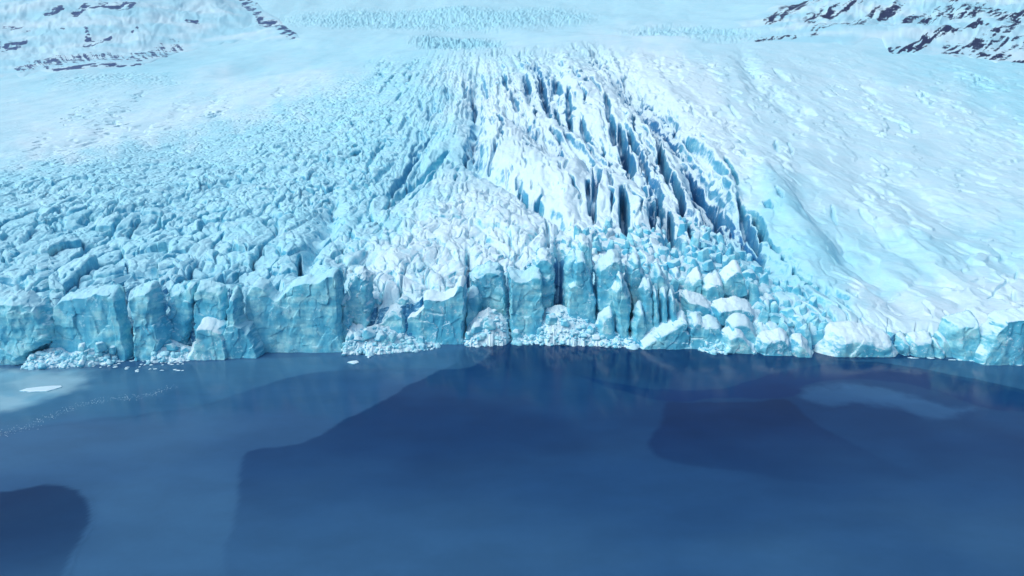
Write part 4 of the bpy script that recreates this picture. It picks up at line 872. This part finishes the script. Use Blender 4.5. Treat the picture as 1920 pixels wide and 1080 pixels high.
film('lighter blue oblong sheet of ice inside the dark crescent', [(1480, 742), (1510, 724), (1560, 715), (1600, 713), (1680, 727), (1760, 750), (1850, 770), (1815, 778), (1808, 796), (1760, 794), (1700, 780), (1640, 765), (1580, 765), (1520, 760)],
     (.020, .092, .22), (.03, .115, .25), 5, .04, jag=2.2, fade=[(1650, 700), (1720, 960)])

# floating bits
M_FLOE = make_ice('floe_surface', .1, .3, .3, .8)
def floe(label, px, py, rx, ry, th, seed, group=None, rot=0, name='ice_floe', cat='ice floe'):
    r = np.random.default_rng(seed); x, y = shore(px, py); n = 14
    m = y/FPX; dy = float(shore(px, py-ry)[1]-y)
    a = np.sort(r.uniform(0, 2*math.pi, n)); k = r.uniform(.6, 1.1, n)
    ax = np.cos(a)*k*rx*m; ay = np.sin(a)*k*dy
    ca, sa = math.cos(rot), math.sin(rot); ax, ay = ax*ca-ay*sa, ax*sa+ay*ca
    bm = bmesh.new()
    lo = [bm.verts.new((p, q, -.08)) for p, q in zip(ax, ay)]; mid = [bm.verts.new((p, q, th*.6)) for p, q in zip(ax, ay)]
    up = [bm.verts.new((p*.8, q*.8, th*r.uniform(.8, 1.3))) for p, q in zip(ax, ay)]; c = bm.verts.new((0, 0, th*1.3))
    for i in range(n):
        j = (i+1) % n; bm.faces.new((lo[i], lo[j], mid[j], mid[i])); bm.faces.new((mid[i], mid[j], up[j], up[i])); bm.faces.new((up[i], up[j], c))
    bm.faces.new(lo[::-1])
    me = bpy.data.meshes.new(name); bm.to_mesh(me); bm.free()
    at = me.attributes.new('fresh', 'FLOAT', 'POINT'); at.data.foreach_set('value', np.full(len(me.vertices), .9, F32))
    me.materials.append(M_FLOE)
    o = bpy.data.objects.new(name, me); S.collection.objects.link(o); o.location = (x, y, .04)
    return tag(o, label, cat, group)
floe('long flat white ice floe alone off the left part of the front', 663, 680, 13, 3.2, .3, 1, rot=.12)
floe('elongated white floe frozen into the milky slush at the far left', 80, 730, 42, 6, .25, 2, rot=.1)
floe('small white floe just right of the long flat one', 692, 670, 4, 2.2, .25, 3)
SPEC = 'small white ice bits floating below the left of the front'
for i in range(46):
    px = rb.uniform(185, 360); py = 676+rb.beta(1.2, 2)*28-(px-185)*.03
    floe('small white ice bit floating below the rounded pillar', px, py, rb.uniform(1.5, 5.5), rb.uniform(.6, 1.4), .12, 40+i, SPEC, name='ice_bit', cat='ice bit')
for i in range(16):
    px = rb.uniform(1675, 1915); py = np.interp(px, BASE[:, 0], BASE[:, 1])+rb.uniform(1, 4)
    floe('small white ice plate floating along the right end of the front', px, py, rb.uniform(3, 12), rb.uniform(.7, 1.6), .14, 140+i, 'small white ice plates along the right shore', name='ice_plate', cat='ice plate')
# the line of brash along an old ice edge
Vs, Fs = [], []
for i in range(650):
    t = rb.random(); px = -20+t*345+rb.normal()*5; py = 818-95*t**.85+rb.normal()*4.5*(1-t*.5)+6*math.sin(t*9)
    x, y = shore(px, py); s = rb.uniform(.02, .10)*rb.uniform(.3, 1); k0 = len(Vs); a0 = rb.uniform(0, 6)
    for q in range(5): Vs.append((x+s*1.5*math.cos(a0+q*1.257), y+s*math.sin(a0+q*1.257), .05))
    Vs.append((x, y, .05+s*.6))
    for q in range(5): Fs.append((k0+q, k0+(q+1) % 5, k0+5))
o = mesh_obj('brash_ice', np.array(Vs), np.array(Fs), M_FLOE, {'fresh': np.full(len(Vs), .8)}, smooth=False)
tag(o, 'thin line of tiny white ice crumbs along an old ice edge at the left', 'brash ice', kind='stuff')

# ------------------------------------------------------------------ air
if HAZE:
    bm = bmesh.new(); bmesh.ops.create_cube(bm, size=1)
    me = bpy.data.meshes.new('haze'); bm.to_mesh(me); bm.free()
    zt = 2600.0
    o = bpy.data.objects.new('haze', me); S.collection.objects.link(o)
    o.scale = (12000, 9000, zt+9); o.location = (0, 2500, (zt-9)/2)
    m = bpy.data.materials.new('haze_air'); m.use_nodes = True; nt = m.node_tree
    nt.nodes.remove(nt.nodes['Principled BSDF'])
    pv = N(nt, 'ShaderNodeVolumePrincipled'); pv.inputs['Color'].default_value = (.62, .86, 1, 1); pv.inputs['Density'].default_value = HAZE
    pv.inputs['Anisotropy'].default_value = .2
    L(nt, pv.outputs[0], nt.nodes['Material Output'].inputs['Volume']); me.materials.append(m)
    tag(o, 'thin pale blue air softening the far slopes', 'haze', kind='stuff')
